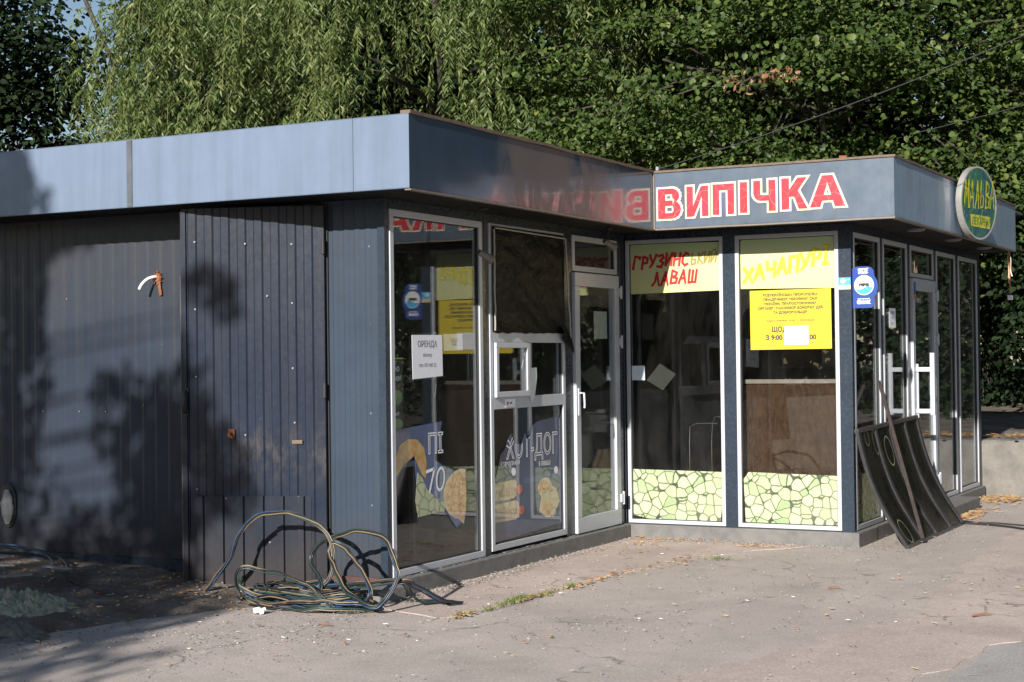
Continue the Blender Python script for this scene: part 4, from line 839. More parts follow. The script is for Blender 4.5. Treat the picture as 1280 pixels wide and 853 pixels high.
for a, b in zip(outline[:-1], outline[1:]):
    d = (Vector(b) - Vector(a)).normalized(); nn = Vector((-d.y, d.x)) * .011; m.add([P('B', *(Vector(a) - nn), PB + .002), P('B', *(Vector(b) - nn), PB + .002), P('B', *(Vector(b) + nn), PB + .002), P('B', *(Vector(a) + nn), PB + .002)], [(0, 1, 2, 3)])
ring = [(9.50 + .052 * math.cos(k * math.pi / 10) + .01 * math.sin(k * math.pi / 10), .725 + .075 * math.sin(k * math.pi / 10)) for k in range(21)]
for ri, (a, b) in enumerate(zip(ring[:-1], ring[1:])):
    oo = PB + .002 + .0003 * (ri % 3); d = (Vector(b) - Vector(a)).normalized(); nn = Vector((-d.y, d.x)) * .010; m.add([P('B', *(Vector(a) - nn - d * .003), oo), P('B', *(Vector(b) - nn + d * .003), oo), P('B', *(Vector(b) + nn + d * .003), oo), P('B', *(Vector(a) + nn - d * .003), oo)], [(0, 1, 2, 3)])
m.build('lettering', M['white_print'], p1)
p2 = board('B', [(10.255, .20), (11.40, .245), (11.402, 1.02), (11.36, 1.09), (11.0, 1.06), (10.9, 1.03), (10.87, .96), (10.80, .93), (10.78, .98), (10.72, .90), (10.66, .90), (10.60, .92), (10.55, .985), (10.50, .95), (10.46, .88), (10.38, .84), (10.32, .70), (10.28, .66), (10.255, .6)], PB - .002, .002, M['poster_navy'], 'hot_dog_poster', 'torn navy hot dog poster filling the lower pane under the service hatch', 'poster')
m = MB(); outline_text(m, 'ХОТ-ДОГ', 10.90, .80, .165, PB + .001, .0075, .84)
# keep only the outline that lies on the poster
def inside(u, z): return z < np.interp(u, [10.255, 10.28, 10.32, 10.38, 10.46, 10.50, 10.55, 10.60, 10.66, 10.72, 10.78, 10.8, 10.87, 10.9, 11.0, 11.36, 11.4], [.6, .66, .70, .84, .88, .95, .985, .92, .90, .90, .98, .93, .96, 1.03, 1.06, 1.09, 1.02])
m2 = MB()
for f_ in m.f:
    q = [m.v[i] for i in f_]
    if any(inside(p[1], p[2]) for p in q):
        lim = lambda u: next(z_ / 1000 for z_ in range(1200, 100, -2) if inside(u, z_ / 1000)) - .003
        q = [(p[0], p[1], min(p[2], lim(p[1]))) for p in q]; m2.add(q, [(0, 1, 2, 3)])
ftext(m2, 'B', 'французький', 10.53, .748, .045, PB + .001, .0006, .8); ftext(m2, 'B', 'в лаваші', 11.10, .715, .045, PB + .001, .0006, .8)
m2.build('lettering', M['white_print'], p2)
def ell(u, z, a, b, n=20): return [(u + a * math.cos(2 * math.pi * k / n), z + b * math.sin(2 * math.pi * k / n)) for k in range(n)]
m = MB(); fpoly(m, 'B', ell(10.585, .700, .034, .030), PB + .0005, .0006); fpoly(m, 'B', ell(11.30, .665, .032, .030), PB + .0005, .0006); m.build('price_disc', M['white_print'], p2)
for zc, uo in ((.572, -.02), (.415, .01)):
    m = MB(); fpoly(m, 'B', [(10.258, zc - .068), (10.60 + uo, zc - .073), (10.645 + uo, zc - .055), (10.66 + uo, zc), (10.645 + uo, zc + .055), (10.60 + uo, zc + .068), (10.258, zc + .062)], PB + .0005, .0006, 0)
    for k in range(13): u = 10.29 + k * .026; fpoly(m, 'B', [(u, zc - .05), (u + .006, zc - .05), (u + .026, zc + .01), (u + .02, zc + .01)], PB + .0015, .0004, 1)
    fpoly(m, 'B', ell(10.69 + uo, zc - .01, .048, .036), PB + .0016, .0012, 2)
    m.build('hot_dog_print', [M['bread'], M['grill'], M['sausage']], p2)
m = MB()
for uc, zc in ((11.10, .545), (11.16, .38)):
    fpoly(m, 'B', ell(uc, zc, .12, .075), PB + .0005 + .0004 * (zc < .5), .0006, 0); fpoly(m, 'B', ell(uc - .02, zc + .005, .085, .05), PB + .0022, .0004, 1)
fpoly(m, 'B', [(11.0, .36), (11.08, .6), (11.3, .52), (11.36, .42), (11.24, .3)], PB + .0001, .0003, 0)
m.build('wrap_print', [M['bread'], M['pizza']], p2)
m = MB(); fpoly(m, 'B', [(10.75, .60), (11.39, .60), (11.39, .64), (10.75, .64)], PB + .0, .0002); m.build('stripe_print', M['poster_blue'], p2)
# white envelope-like card on the mullion, sticker on the rail, paper in the door
ec = board('B', [(10.80, 1.262), (10.815, 1.47), (10.915, 1.475), (10.92, 1.40), (10.885, 1.27), (10.84, 1.215)], .006, .012, flat('pale_green_card', (.55, .63, .62)), 'card', 'pale folded card hooked on the bar between the service hatch panes', 'card')
st_ = board('B', rect(10.42, 10.58, 1.185, 1.245), .0045, .001, M['paper'], 'sticker', 'small white sticker on the rail below the service hatch', 'sticker')
m = MB(); fpoly(m, 'B', ell(10.46, 1.215, .014, .014, 10), .0058, .0005); fbox(m, 'B', 10.49, 10.53, 1.21, 1.222, .0058, .0063); m.build('lettering', flat('plum_print', (.2, .05, .1)), st_)
dp1 = board('B', rect(12.03, 12.29, 1.70, 1.93, .002), -.012, .0015, flat('pale_sheet', (.42, .46, .42)), 'paper', 'pale sheet of paper on the glass door', 'paper')
sp = board('D', rect(13.88, 14.10, 1.775, 1.945), -.0195, .0015, M['paper'], 'rental_paper', 'small white notice in the second side window past the corner', 'paper')
m = MB(); ftext(m, 'D', 'ОРЕНДА', 13.99, 1.895, .024, -.0175, .0006, .9); ftext(m, 'D', 'кіоску', 13.99, 1.855, .016, -.0175); ftext(m, 'D', 'тел. 073', 13.99, 1.805, .018, -.0175); m.build('lettering', M['grey_ink'], sp)

# black film over the hatch window --------------------------------------------
bf = thing('black_film', (XB, 10.8, 1.7), 'black plastic film stretched and wrinkled over the upper pane of the second window', 'film')
nu, nz = 70, 60; V = []; F = []
for j in range(nz + 1):
    for i in range(nu + 1):
        a = i / nu; b = j / nz; u = 10.235 + 1.195 * a; z = 1.74 - .03 * a * 0 + .775 * b
        e = min(1, 6 * min(a, 1 - a, b, 1 - b) + .25)
        q = Vector((a * 3 + b * 1.2, b * 2 - a * .8, 0)); fold = math.sin((a * 5 + b * 9 * (1 - a * .5)) * 4 + 5 * noise.noise(q)) * .007 * (.3 + abs(noise.noise(q * 2)))
        o = .014 + e * (fold + .012 * noise.noise(q * 1.3) + .004 * noise.noise(q * 6))
        if b == 0: z -= .02 * abs(noise.noise(Vector((a * 8, 0, 0))))
        V.append(P('B', u, z, max(.006, o)))
for j in range(nz):
    for i in range(nu): F.append((j * (nu + 1) + i, j * (nu + 1) + i + 1, (j + 1) * (nu + 1) + i + 1, (j + 1) * (nu + 1) + i))
m = MB(); m.add(V, F, 0, True)
t = NT('black_film'); fn = t.noise(7, 6, .6, t.coord((1, 1.4, 2.4)), 1.5); t.set(Base_Color=t.ramp(t.noise(3, 4, .5, t.coord()), [(.4, (.003, .004, .005)), (.75, (.007, .008, .009))]), Roughness=.34); t.b.inputs['Specular IOR Level'].default_value = .25; t.b.inputs['IOR'].default_value = 1.22; t.bump(fn, .5, .02); M['film'] = t.m
m.build('sheet', M['film'], bf)
m = MB(); V = []; F = []
for j in range(11):
    for i in range(7):
        a = i / 6; b = j / 10; V.append(P('B', 11.30 + .16 * a + .05 * b, 1.80 - .2 * b * (.5 + a * .7), .03 + .02 * math.sin(a * 5 + b * 4) + .012 * b))
for j in range(10):
    for i in range(6): F.append((j * 7 + i, j * 7 + i + 1, (j + 1) * 7 + i + 1, (j + 1) * 7 + i))
m.add(V, F, 0, True); m.build('loose_corner', M['film'], bf)
for z0, z1, u0, u1 in ((2.50, 2.49, 10.25, 11.42), (2.49, 1.75, 10.232, 10.236), (2.49, 1.70, 11.42, 11.50)):
    m = MB(); m.tube([P('B', u0 + (u1 - u0) * k / 14, z0 + (z1 - z0) * k / 14, .03 + .006 * noise.noise(Vector((k, z0, 0)))) for k in range(15)], .007, 6); m.build('tape_edge', flat('clear_tape', (.32, .3, .25), .3), bf)

# lamps under the soffit --------------------------------------------------------
def spot(u, zt, zb, o, face='B', label=''):
    th = thing('hanging_spotlight', P(face, u, zb, o), label, 'lamp', 'spotlights hanging from the front soffit')
    m = MB(); m.tube([P(face, u, zt, o), P(face, u, zb + .05, o)], .004, 6); m.tube([P(face, u, zt + .0, o), P(face, u, zt - .012, o)], .03, 10); m.build('stem', M['gasket'], th)
    m = MB(); a = P(face, u - .005, zb + .05, o); d = Vector((.3, .75, -.35)).normalized(); m.tube([a - d * .05, a + d * .03, a + d * .075], [.02, .026, .036], 12); m.build('lamp_head', M['pale_trim'], th)
spot(9.77, 2.598, 2.22, .2, label='small spotlight hanging left of the black film'); spot(11.88, 2.598, 2.42, .2, label='small spotlight hanging over the glass door')
for y_, lb in ((13.58, 'white recessed soffit lamp nearest the flag sign'), (15.0, 'white recessed soffit lamp under the round sign'), (16.38, 'white recessed soffit lamp nearest the far end')):
    th = thing('soffit_lamp', (-3.28, y_, 2.58), lb, 'lamp', 'flat lamps under the side soffit')
    m = MB(); m.tube([(-3.28, y_, 2.598), (-3.28, y_, 2.582)], [.085, .07], 18); m.build('ring', flat('grey_lamp_ring', (.12, .12, .12)), th); m = MB(); m.tube([(-3.28, y_, 2.5815), (-3.28, y_, 2.579)], [.055, .05], 18); m.build('lens', flat('dull_lens', (.2, .2, .2)), th)

# orange cord hanging at the far corner
oc = thing('dangling_wire', (-3.11, 16.86, 2.1), 'frayed orange cord hanging from the far end of the fascia', 'cord')
for dx, zz, c in ((0, 2.14, (.45, .16, .08)), (.02, 2.32, (.55, .5, .42)), (-.012, 2.25, (.5, .3, .2))):
    m = MB(); m.tube(catmull([(-3.13, 16.86, 2.585), (-3.125 + dx, 16.85, 2.50), (-3.12 + dx * .6, 16.85, 2.38), (-3.115 + dx * 1.2, 16.84, zz)], 5), [.004] * 10 + [.007] * 6, 6); m.build('strand', flat('cord_colour', c), oc)
m = MB(); m.box((-3.14, 16.82, 2.08), (-3.09, 16.87, 2.13)); bevel(m.build('tag', M['paper'], oc), .008)

# fallen awning ---------------------------------------------------------------------
aw = thing('awning', (-3.3, 13.6, 0), 'black curved awning panel leaning against the side windows', 'awning')
BL, BR, TL, TR = Vector((-3.165, 12.66, .015)), Vector((-3.16, 14.68, .015)), Vector((-3.515, 12.51, .935)), Vector((-3.515, 14.47, .975))
def AP(s, t_, o=0):
    a = BL.lerp(BR, s); b = TL.lerp(TR, s); p = a.lerp(b, t_); sag = .062 * math.sin(math.pi * t_); n_ = Vector((.93, 0, .36)); return p - n_ * sag + n_ * o
def ABar(s, w, o0, o1, n=14, t0=0, t1=1):
    m = MB()
    for k in range(n):
        ta, tb = t0 + (t1 - t0) * k / n, t0 + (t1 - t0) * (k + 1) / n
        V = [AP(s + a * w / 2.02, t_, o) for t_ in (ta, tb) for a, o in ((-1, o0), (1, o0), (1, o1), (-1, o1))]
        m.add(V, [(0, 1, 5, 4), (1, 2, 6, 5), (2, 3, 7, 6), (3, 0, 4, 7)] + ([(0, 3, 2, 1)] if k == 0 else []) + ([(4, 5, 6, 7)] if k == n - 1 else []), 0, False)
    return m
t = NT('black_polycarbonate'); pn = t.noise(3.0, 5, .6, t.coord((1, 3, 1))); t.b.inputs['Specular IOR Level'].default_value = .15; t.set(Base_Color=t.ramp(pn, [(.3, (.004, .004, .004)), (.7, (.016, .014, .011))]), Roughness=t.ramp(t.noise(12, 5, .6, t.coord()), [(.3, .14), (.7, .34)])); M['poly'] = t.m
M['frame_black'] = dirty('black_frame_metal', (.028, .028, .03), .38, .2, amount=.15, scale=12)
ribs = (.012, .27, .50, .76, .988)
for a, b in zip(ribs[:-1], ribs[1:]):
    m = MB(); V = []; F = []; na, nb = 4, 18
    for j in range(nb + 1):
        for i in range(na + 1): V.append(AP(a + .01 + (b - a - .02) * i / na, .01 + .98 * j / nb, .0 + .004 * noise.noise(Vector((i, j * .4, a * 9)))))
    for j in range(nb):
        for i in range(na): F.append((j * (na + 1) + i, j * (na + 1) + i + 1, (j + 1) * (na + 1) + i + 1, (j + 1) * (na + 1) + i))
    m.add(V, F, 0, True); m.add([tuple(Vector(p) - Vector((.006, 0, .0025))) for p in V], [f_[::-1] for f_ in F], 0, True); m.build('sheet', M['poly'], aw)
for s in ribs: ABar(s, .028, -.012, .014).build('rib', M['frame_black'], aw)
for t0 in (.0, 1.):
    m = MB(); m.bar(AP(.0, t0, 0), AP(1., t0, 0), .035, .03); m.build('end_bar', M['frame_black'] if t0 == 0 else dirty('rust_black_bar', (.04, .03, .027), .6, .4, scale=10), aw)
M['olive_ring'] = flat('olive_ring_colour', (.17, .17, .10), .4, .2)  # thin olive rings laid just above the curved sheet
for s, tt, ra, rb in ((.40, .78, .058, .13), (.225, .88, .03, .11), (.115, .93, .03, .07), (.10, .12, .05, .11)):
    m = MB(); n = 26; V = [AP(s + ra * k_ * math.cos(2 * math.pi * k / n), min(.985, tt + rb * k_ * math.sin(2 * math.pi * k / n)), .006) for k_ in (1, .87) for k in range(n)]
    m.add(V, [(k, (k + 1) % n, n + (k + 1) % n, n + k) for k in range(n)]); m.build('thin_ring', M['olive_ring'], aw)
rod = thing('rod', (-3.11, 13.0, 0), 'long brown metal rod leaning across the black awning panel', 'rod')
m = MB(); a = Vector((-3.115, 12.99, .05)); b = Vector((-3.53, 13.31, 1.285)); m.bar(a, b, .028, .028, (1, 0, 0)); m.build('tube', dirty('brown_rod', (.028, .017, .015), .5, .3, scale=16, amount=.1, spec=.15), rod)
m = MB(); m.tube([b, b + Vector((-.005, -.01, .035))], .009, 6); m.build('tip', M['gasket'], rod)

# concrete block at the corner, cable lying on the paving ----------------------------
cb = thing('concrete_block', (-5.5, 8.6, 0), 'weathered grey concrete block under the corner, behind the cables', 'block')
m = MB(); m.prism([(-5.86, 8.50, -.01), (-5.44, 8.50, -.01), (-5.42, 8.79, -.01), (-5.86, 8.79, -.01)], (0, 0, 1), .11); o = m.build('body', M['concrete'], cb); bevel(o, .012, 3)
cg = thing('ground_cable', (-2.9, 14.6, 0), 'thin black cable lying on the paving beyond the fallen awning', 'cable')
m = MB(); m.tube(catmull([(-3.3, 14.9, .012), (-3.19, 14.70, .012), (-2.97, 14.64, .012), (-2.73, 14.51, .012), (-2.57, 14.37, .012), (-2.2, 14.1, .012), (-1.2, 13.8, .018)], 6), .009, 6); m.build('strand', M['gasket'], cg)
m = MB(); m.tube(catmull([(-3.3, 15.0, .012), (-3.1, 14.80, .012), (-2.9, 14.78, .012), (-2.7, 14.7, .012), (-2.5, 14.64, .012), (-1.2, 14.4, .018)], 6), .006, 6); m.build('strand', M['gasket'], cg)

# cable coil -------------------------------------------------------------------------
CC = thing('cable_coil', (-5.8, 8.25, 0), 'tangled coil of green, tan, blue and black cables slumped in front of the metal door', 'cable')
cm = [flat('green_cable', (.018, .045, .04), .4), flat('tan_cable', (.17, .13, .075), .4), flat('blue_cable', (.025, .055, .11), .4), flat('black_cable', (.015, .015, .017), .4), flat('brown_cable', (.12, .075, .05), .4)]
def bundle(pts, cols, rb=.0105, rs_=.0047, tw=3.2, ph=0., spread=0.):
    C = catmull(pts, 9); C = [p + Vector((noise.noise(p * 5 + Vector((ph, 0, 0))), .6 * noise.noise(p * 5 + Vector((9, ph, 0))), noise.noise(p * 5 + Vector((0, 7, ph))))) * .028 for p in C]; n_ = len(cols); L = 0; acc = [0]
    for a, b in zip(C[:-1], C[1:]): L += (b - a).length; acc.append(L)
    for s, ci in enumerate(cols):
        out = []; prev = None
        for i, p in enumerate(C):
            tg = (C[min(i + 1, len(C) - 1)] - C[max(i - 1, 0)]).normalized(); up = Vector((0, 1, .2)) if abs(tg.y) < .9 else Vector((0, 0, 1)); x_ = tg.cross(up).normalized(); y_ = x_.cross(tg)
            a = 2 * math.pi * s / n_ + tw * acc[i] + ph; r = rb * (1 + spread * (.5 + noise.noise(Vector((acc[i] * 2, s * 3.1, ph)))))
            q = p + (x_ * math.cos(a) + y_ * math.sin(a)) * r; q.z = max(q.z, rs_ + .002); q += Vector((noise.noise(q * 16), noise.noise(q * 16 + Vector((5, 0, 0))), .5 * noise.noise(q * 16 + Vector((0, 5, 0))))) * .006; q.z = max(q.z, rs_ + .002); out.append(q)
        m = MB(); m.tube(out, rs_, 7); m.build('strand', cm[ci], CC)
p0 = [(-9.2,8.2,.12),(-8.3,7.9,.09),(-7.656,7.7,0.06),(-7.2,7.75,0.05),(-6.95,7.85,0.04),(-6.85,8.05,0.02),(-6.784,8.304,0.02),(-6.609,8.284,0.081),(-6.473,8.304,0.267),(-6.365,8.334,0.475),(-6.188,8.354,0.577),(-5.964,8.364,0.574),(-5.781,8.364,0.474),(-5.691,8.344,0.340),(-5.707,8.304,0.194),(-5.813,8.254,0.095),(-6.053,8.204,0.058),(-6.244,8.144,0.095),(-6.301,8.204,0.144)]
p1_ = [(-6.179,8.30,0.020),(-5.90,8.204,0.06),(-5.722,8.254,0.135),(-5.862,8.354,0.265),(-5.814,8.374,0.381),(-5.626,8.384,0.473),(-5.405,8.364,0.479),(-5.259,8.344,0.409),(-5.195,8.304,0.270),(-5.206,8.254,0.139),(-5.289,8.184,0.062),(-5.452,8.204,0.108),(-5.621,8.284,0.236),(-5.709,8.354,0.348),(-5.673,8.364,0.413),(-5.566,8.364,0.343),(-5.416,8.304,0.209),(-5.362,8.254,0.106),(-5.50,8.25,0.020)]
p2_ = [(-6.050,8.116,0.020),(-6.241,8.124,0.073),(-6.317,8.184,0.187),(-6.284,8.224,0.229),(-6.111,8.244,0.226),(-5.837,8.204,0.170),(-5.617,8.144,0.082),(-5.482,8.160,0.020),(-5.351,8.30,0.020),(-5.45,8.42,0.04)]
bundle(p0, [0, 1, 3, 2, 3, 4], tw=4.2); bundle(p1_, [0, 3, 2, 3, 1, 3], tw=4.6, ph=1.); bundle(p2_, [1, 0, 3], .011, tw=2.2)
rnd = random.Random(5)
for k in range(10):
    cx, cy = -5.83 + rnd.uniform(-.07, .07), 8.27 + rnd.uniform(-.05, .05); ra = rnd.uniform(.26, .50); rb_ = rnd.uniform(.10, .25); z0 = .010 + .011 * k; ph = rnd.uniform(0, 6)
    pts = [(cx + ra * math.cos(ph + a * .52), cy + rb_ * math.sin(ph + a * .52), z0 + .022 * noise.noise(Vector((a * .5, k * 3, 0))) + .012) for a in range(rnd.choice((11, 12, 13)))]
    bundle(pts, rnd.choice(([0, 3, 1], [1, 3, 2], [2, 0, 3], [1, 2], [3, 4, 0], [1, 3])), .009, .0047, tw=2.2, ph=ph)
bundle([(-5.9, 8.304, .11), (-5.46, 8.304, .175), (-5.18, 8.324, .2), (-5.06, 8.45, .13), (-5.02, 8.6, .05), (-4.977, 8.753, .014)], [2, 3], .008, .007)
bundle([(-5.6, 8.304, .14), (-5.18, 8.324, .2), (-5.22, 8.5, .09), (-5.20, 8.60, .03), (-5.12, 8.72, .014)], [0, 0], .01, .006, spread=1)
bundle([(-5.5, 8.304, .168), (-5.134, 8.324, .197), (-5.16, 8.5, .12), (-5.12, 8.62, .05), (-5.06, 8.745, .014)], [4, 3], .009, .005, spread=1)
c2_ = thing('loose_cable', (-8, 8.4, 0), 'dark loop of cable lying on the soil at the far left', 'cable')
m = MB(); m.tube(catmull([(-9.6, 8.6, .22), (-8.785, 8.604, .215), (-8.422, 8.554, .22), (-8.10, 8.47, .19), (-7.93, 8.404, .13), (-7.72, 8.15, .11), (-7.4, 7.95, .10), (-7.0, 7.8, .05)], 7), .010, 7); m.build('strand', cm[3], c2_)
m = MB(); m.tube(catmull([(-9.6, 8.55, .2), (-8.8, 8.57, .24), (-8.4, 8.5, .235), (-8.12, 8.4, .2), (-8.0, 8.3, .14), (-8.1, 8.1, .11)], 7), .006, 6); m.build('strand', cm[2], c2_)

# overhead wires ------------------------------------------------------------------------
def wire(a, b, sag, r, label):
    th = thing('overhead_wire', a, label, 'wire'); m = MB(); a = Vector(a); b = Vector(b)
    m.tube([a.lerp(b, k / 30) - Vector((0, 0, sag * 4 * (k / 30) * (1 - k / 30))) for k in range(31)], r, 6); m.build('strand', M['gasket'], th); return th
w1 = wire((-5.10, 12.30, 3.10), (8.0, 12.9, 9.6), .9, .0045, 'thick black cable running from the roof corner up to the right')
m = MB(); m.tube([(-5.10, 12.3, 3.03), (-5.10, 12.3, 3.12)], .018, 8); m.add([(-5.16, 12.2, 3.075), (-4.98, 12.2, 3.08), (-4.95, 12.4, 3.11), (-5.15, 12.4, 3.09)], [(0, 1, 2, 3)]); m.build('bracket', M['steel'], w1)
wire((-4.2, 17.2, 3.9), (6, 19.5, 7.4), .35, .004, 'thin black wire crossing the foliage at the far right')

# insulation wool and litter on the soil ----------------------------------------------------
def soil_z(x, y):
    edge = -6.42 + .5 * max(0, min(1, (y - 7.5) / .7)) - .25 * max(0, (6.6 - y)) + .16 * noise.noise(Vector((x * 1.2, y * 1.4, 0))); d = edge - x
    return max(0.0, -.03 + .075 * max(0, min(1, d / .45)) + .07 * max(0, min(1, (d - .4) / 1.4)) * max(0, min(1, (y - 6.2) / 1.5)) + .03 * noise.fractal(Vector((x * 3, y * 3, 1)), 1, 2, 5) * max(0, min(1, d * 3)))
def lump(cx, cy, rx, ry, h, name, mat, label, cat, n=26, kind=None, sc=9):
    V = []; F = []
    for j in range(n + 1):
        for i in range(n + 1):
            a, b = i / n * 2 - 1, j / n * 2 - 1; x, y = cx + rx * a, cy + ry * b; rr = math.sqrt(a * a + b * b)
            hh = h * max(0, 1 - rr ** 2 * (1 + .5 * noise.noise(Vector((x * 3, y * 3, 0))))) * (.75 + .8 * noise.fractal(Vector((x * sc, y * sc, 2)), 1, 2, 4)); V.append((x, y, soil_z(x, y) - .015 + hh))
    for j in range(n):
        for i in range(n): F.append((j * (n + 1) + i, j * (n + 1) + i + 1, (j + 1) * (n + 1) + i + 1, (j + 1) * (n + 1) + i))
    m = MB(); m.add(V, F, 0, True); return m.build(name, mat, None, label, cat, kind=kind)
M['wool'] = dirty('mineral_wool', (.30, .30, .22), .95, .3, (.14, .12, .08), .6, scale=14, bump=.9)
lump(-7.35, 7.28, .55, .34, .085, 'insulation_wool', M['wool'], 'heap of pale greenish mineral wool on the soil at the left edge', 'insulation', n=110, sc=24)
lump(-6.72, 6.7, .28, .2, .05, 'rubble_heap', dirty('grey_rubble', (.16, .15, .13), .95, .4, scale=20, bump=.9), 'small heap of grey rubble and trash at the edge of the soil', 'rubble', n=30, sc=16)
lump(-7.0, 6.25, .4, .2, .05, 'rubble_heap', dirty('grey_rubble', (.18, .17, .16), .95, .4, scale=20, bump=.9), 'long heap of grey rubble on the soil at the lower left', 'rubble', n=30, sc=16)
def chips(name, label, spots, n, size, cols, zf, kind='stuff', thick=.003, seed=3, asp=(.25, .8)):
    rn = random.Random(seed); m = MB()
    for k in range(n):
        (cx, cy, sx, sy) = rn.choice(spots); x, y = rn.gauss(cx, sx), rn.gauss(cy, sy); s = size * rn.uniform(.45, 1.5); a = rn.uniform(0, 6.28); t_ = rn.uniform(-.35, .35)
        d = Vector((math.cos(a), math.sin(a), t_ * .5)) * s; e = Vector((-math.sin(a), math.cos(a), rn.uniform(-.3, .3))) * s * rn.uniform(*asp); c = Vector((x, y, zf(x, y) + .006 + s * .16))
        m.prism([c - d, c - d * .2 + e * .8, c + d * .9 + e * .2, c + d * .3 - e * .7], (0, 0, 1), thick, rn.randrange(len(cols)))
    return m.build(name, cols, None, label, None, kind=kind)
zg = lambda x, y: .009
leafc = [flat('dry_leaf', c, .8, .2) for c in ((.34, .17, .06), (.45, .28, .11), (.24, .11, .05), (.42, .33, .16))]
seam = [(-4.76, 8.4, .02, .09), (-4.70, 9.2, .025, .2), (-4.66, 9.9, .03, .22), (-4.62, 10.5, .04, .28), (-4.52, 11.2, .06, .25), (-5.35, 12.45, .1, .06), (-5.0, 12.5, .25, .04), (-4.2, 12.3, .12, .04)]
chips('leaf_litter', 'dry brown leaves caught along the seam in the paving', seam + [(-5.2, 12.0, .2, .25)], 330, .016, leafc, zg, seed=4)
chips('leaf_litter', 'drift of orange dry leaves at the foot of the retaining wall', [(-3.32, 17.05, .16, .22), (-3.2, 17.3, .2, .15), (-3.25, 15.4, .08, .35)], 330, .03, leafc, zg, seed=5)
chips('leaf_litter', 'scattered single dry leaves over the open paving', [(-3.2, 9.3, 1.1, 1.6), (-2.3, 10.4, .3, .8), (-2.3, 10.4, .3, .8), (-4.6, 7.6, .7, .5)], 75, .014, leafc, zg, seed=6)
chips('leaf_litter', 'dry leaves on the soil above the retaining wall', [(-3.0, 18.2, .5, .25), (-2, 18.4, .8, .3)], 260, .04, leafc, lambda x, y: .62, seed=16)
scr = [flat('paper_scrap', (.7, .68, .64), .8), flat('grey_scrap', (.35, .33, .31), .8), flat('dark_scrap', (.03, .03, .03), .8)]
chips('scraps', 'cigarette ends and scraps scattered on the paving', [(-4.2, 8.2, .9, .7), (-3.4, 9.6, .9, 1.3), (-5.1, 7.4, .5, .5), (-4.9, 9.5, .2, 1.2)], 120, .011, scr, zg, seed=7, asp=(.2, .35))
chips('debris', 'plaster crumbs, splinters and scraps strewn over the soil', [(-7.4, 7.6, .9, .7), (-6.7, 7.0, .3, .5), (-6.6, 8.2, .3, .2), (-8.2, 8.3, .7, .3), (-6.9, 6.3, .4, .3)], 650, .013, [scr[1], flat('dull_scrap', (.13, .12, .11), .9), flat('dull_scrap', (.2, .19, .17), .9), leafc[0], leafc[2], flat('brown_crumb', (.16, .12, .09), .9)], soil_z, thick=.006, seed=8)
for k, (x, y, a, L) in enumerate(((-8.5, 8.2, .1, .5), (-7.75, 8.1, -.3, .35), (-7.9, 7.75, .6, .4))):
    z = soil_z(x, y) + .04; m = MB(); d = Vector((math.cos(a), math.sin(a), .03)) * L / 2; c = Vector((x, y, z)); m.bar(c - d, c + d, .03, .012)
    m.build('plank_offcut', dirty('grey_offcut', (.24, .23, .23), .8, .3), None, ['long pale strip lying on the soil below the rag', 'short pale strip lying on the soil beside the loose cable', 'grey strip lying between the wool and the loose cable'][k], 'offcut')
grit = [flat('grit_pale', (.33, .3, .27), .9), flat('grit_grey', (.2, .18, .17), .9), flat('grit_dark', (.09, .08, .07), .9)]
chips('gravel', 'fine grit scattered over the paving and gathered along the plinth', [(-4.3, 8.8, 1.0, 1.4), (-3.2, 10.2, 1.2, 1.8), (-5.42, 10.8, .05, 1.2), (-5.40, 9.6, .05, .8), (-4.5, 12.45, .6, .06), (-3.3, 13.6, .25, 1.2), (-5.6, 7.2, .5, .6)], 2600, .0055, grit, zg, seed=12, asp=(.5, .9), thick=.004)
m = MB(); m.tube([(-5.99, 7.93, .02), (-5.96, 7.95, .028), (-5.93, 7.93, .02)], .02, 5); m.tube([(-5.97, 7.92, .02), (-5.93, 7.97, .03)], .014, 5); m.build('crumpled_paper', M['bright_paper'], None, 'crumpled white paper scrap in front of the cable coil', 'paper')
def twig(x, y, L, a, label):
    m = MB(); d = Vector((math.cos(a), math.sin(a), 0)) * L; c = Vector((x, y, .016)); m.tube([c, c + d * .5 + Vector((0, 0, .006)), c + d], [.006, .005, .003], 5); m.build('twig', leafc[2], None, label, 'twig')
twig(-2.0, 9.5, .14, .9, 'dark twig on the paving at the right edge'); twig(-3.1, 10.3, .08, .3, 'dark twig lying mid paving before the right front window'); twig(-5.35, 7.7, .07, .4, 'small dark twig on the paving before the cable coil')

# grass tufts in the seam
t = NT('grass_blade'); t.set(Base_Color=t.ramp(t.node('ShaderNodeNewGeometry').outputs['Random Per Island'], [(0, (.06, .10, .02)), (.7, (.13, .18, .04)), (1, (.28, .24, .09))]), Roughness=.6); M['grass'] = t.m
m = MB(); rn = random.Random(9)
for (cx, cy, sx, sy, n_) in ((-4.77, 8.35, .02, .06, 40), (-4.74, 9.02, .03, .11, 260), (-4.68, 9.7, .02, .05, 70), (-4.30, 11.45, .08, .03, 60), (-4.72, 8.65, .015, .08, 50), (-4.69, 9.35, .015, .1, 60)):
    for k in range(n_):
        x, y = rn.gauss(cx, sx), rn.gauss(cy, sy); h = rn.uniform(.008, .032); a = rn.uniform(0, 6.28); ln = Vector((math.cos(a), math.sin(a), 0)) * h * rn.uniform(.3, 1.1); w__ = Vector((-math.sin(a), math.cos(a), 0)) * .003; p = Vector((x, y, .006))
        m.add([p - w__, p + w__, p + ln * .45 + Vector((0, 0, h * .7)) + w__ * .6, p + ln + Vector((0, 0, h)), p + ln * .45 + Vector((0, 0, h * .7)) - w__ * .6], [(0, 1, 2, 3, 4)])
m.build('grass', M['grass'], None, 'green grass tufts growing in the seam of the paving', kind='stuff')

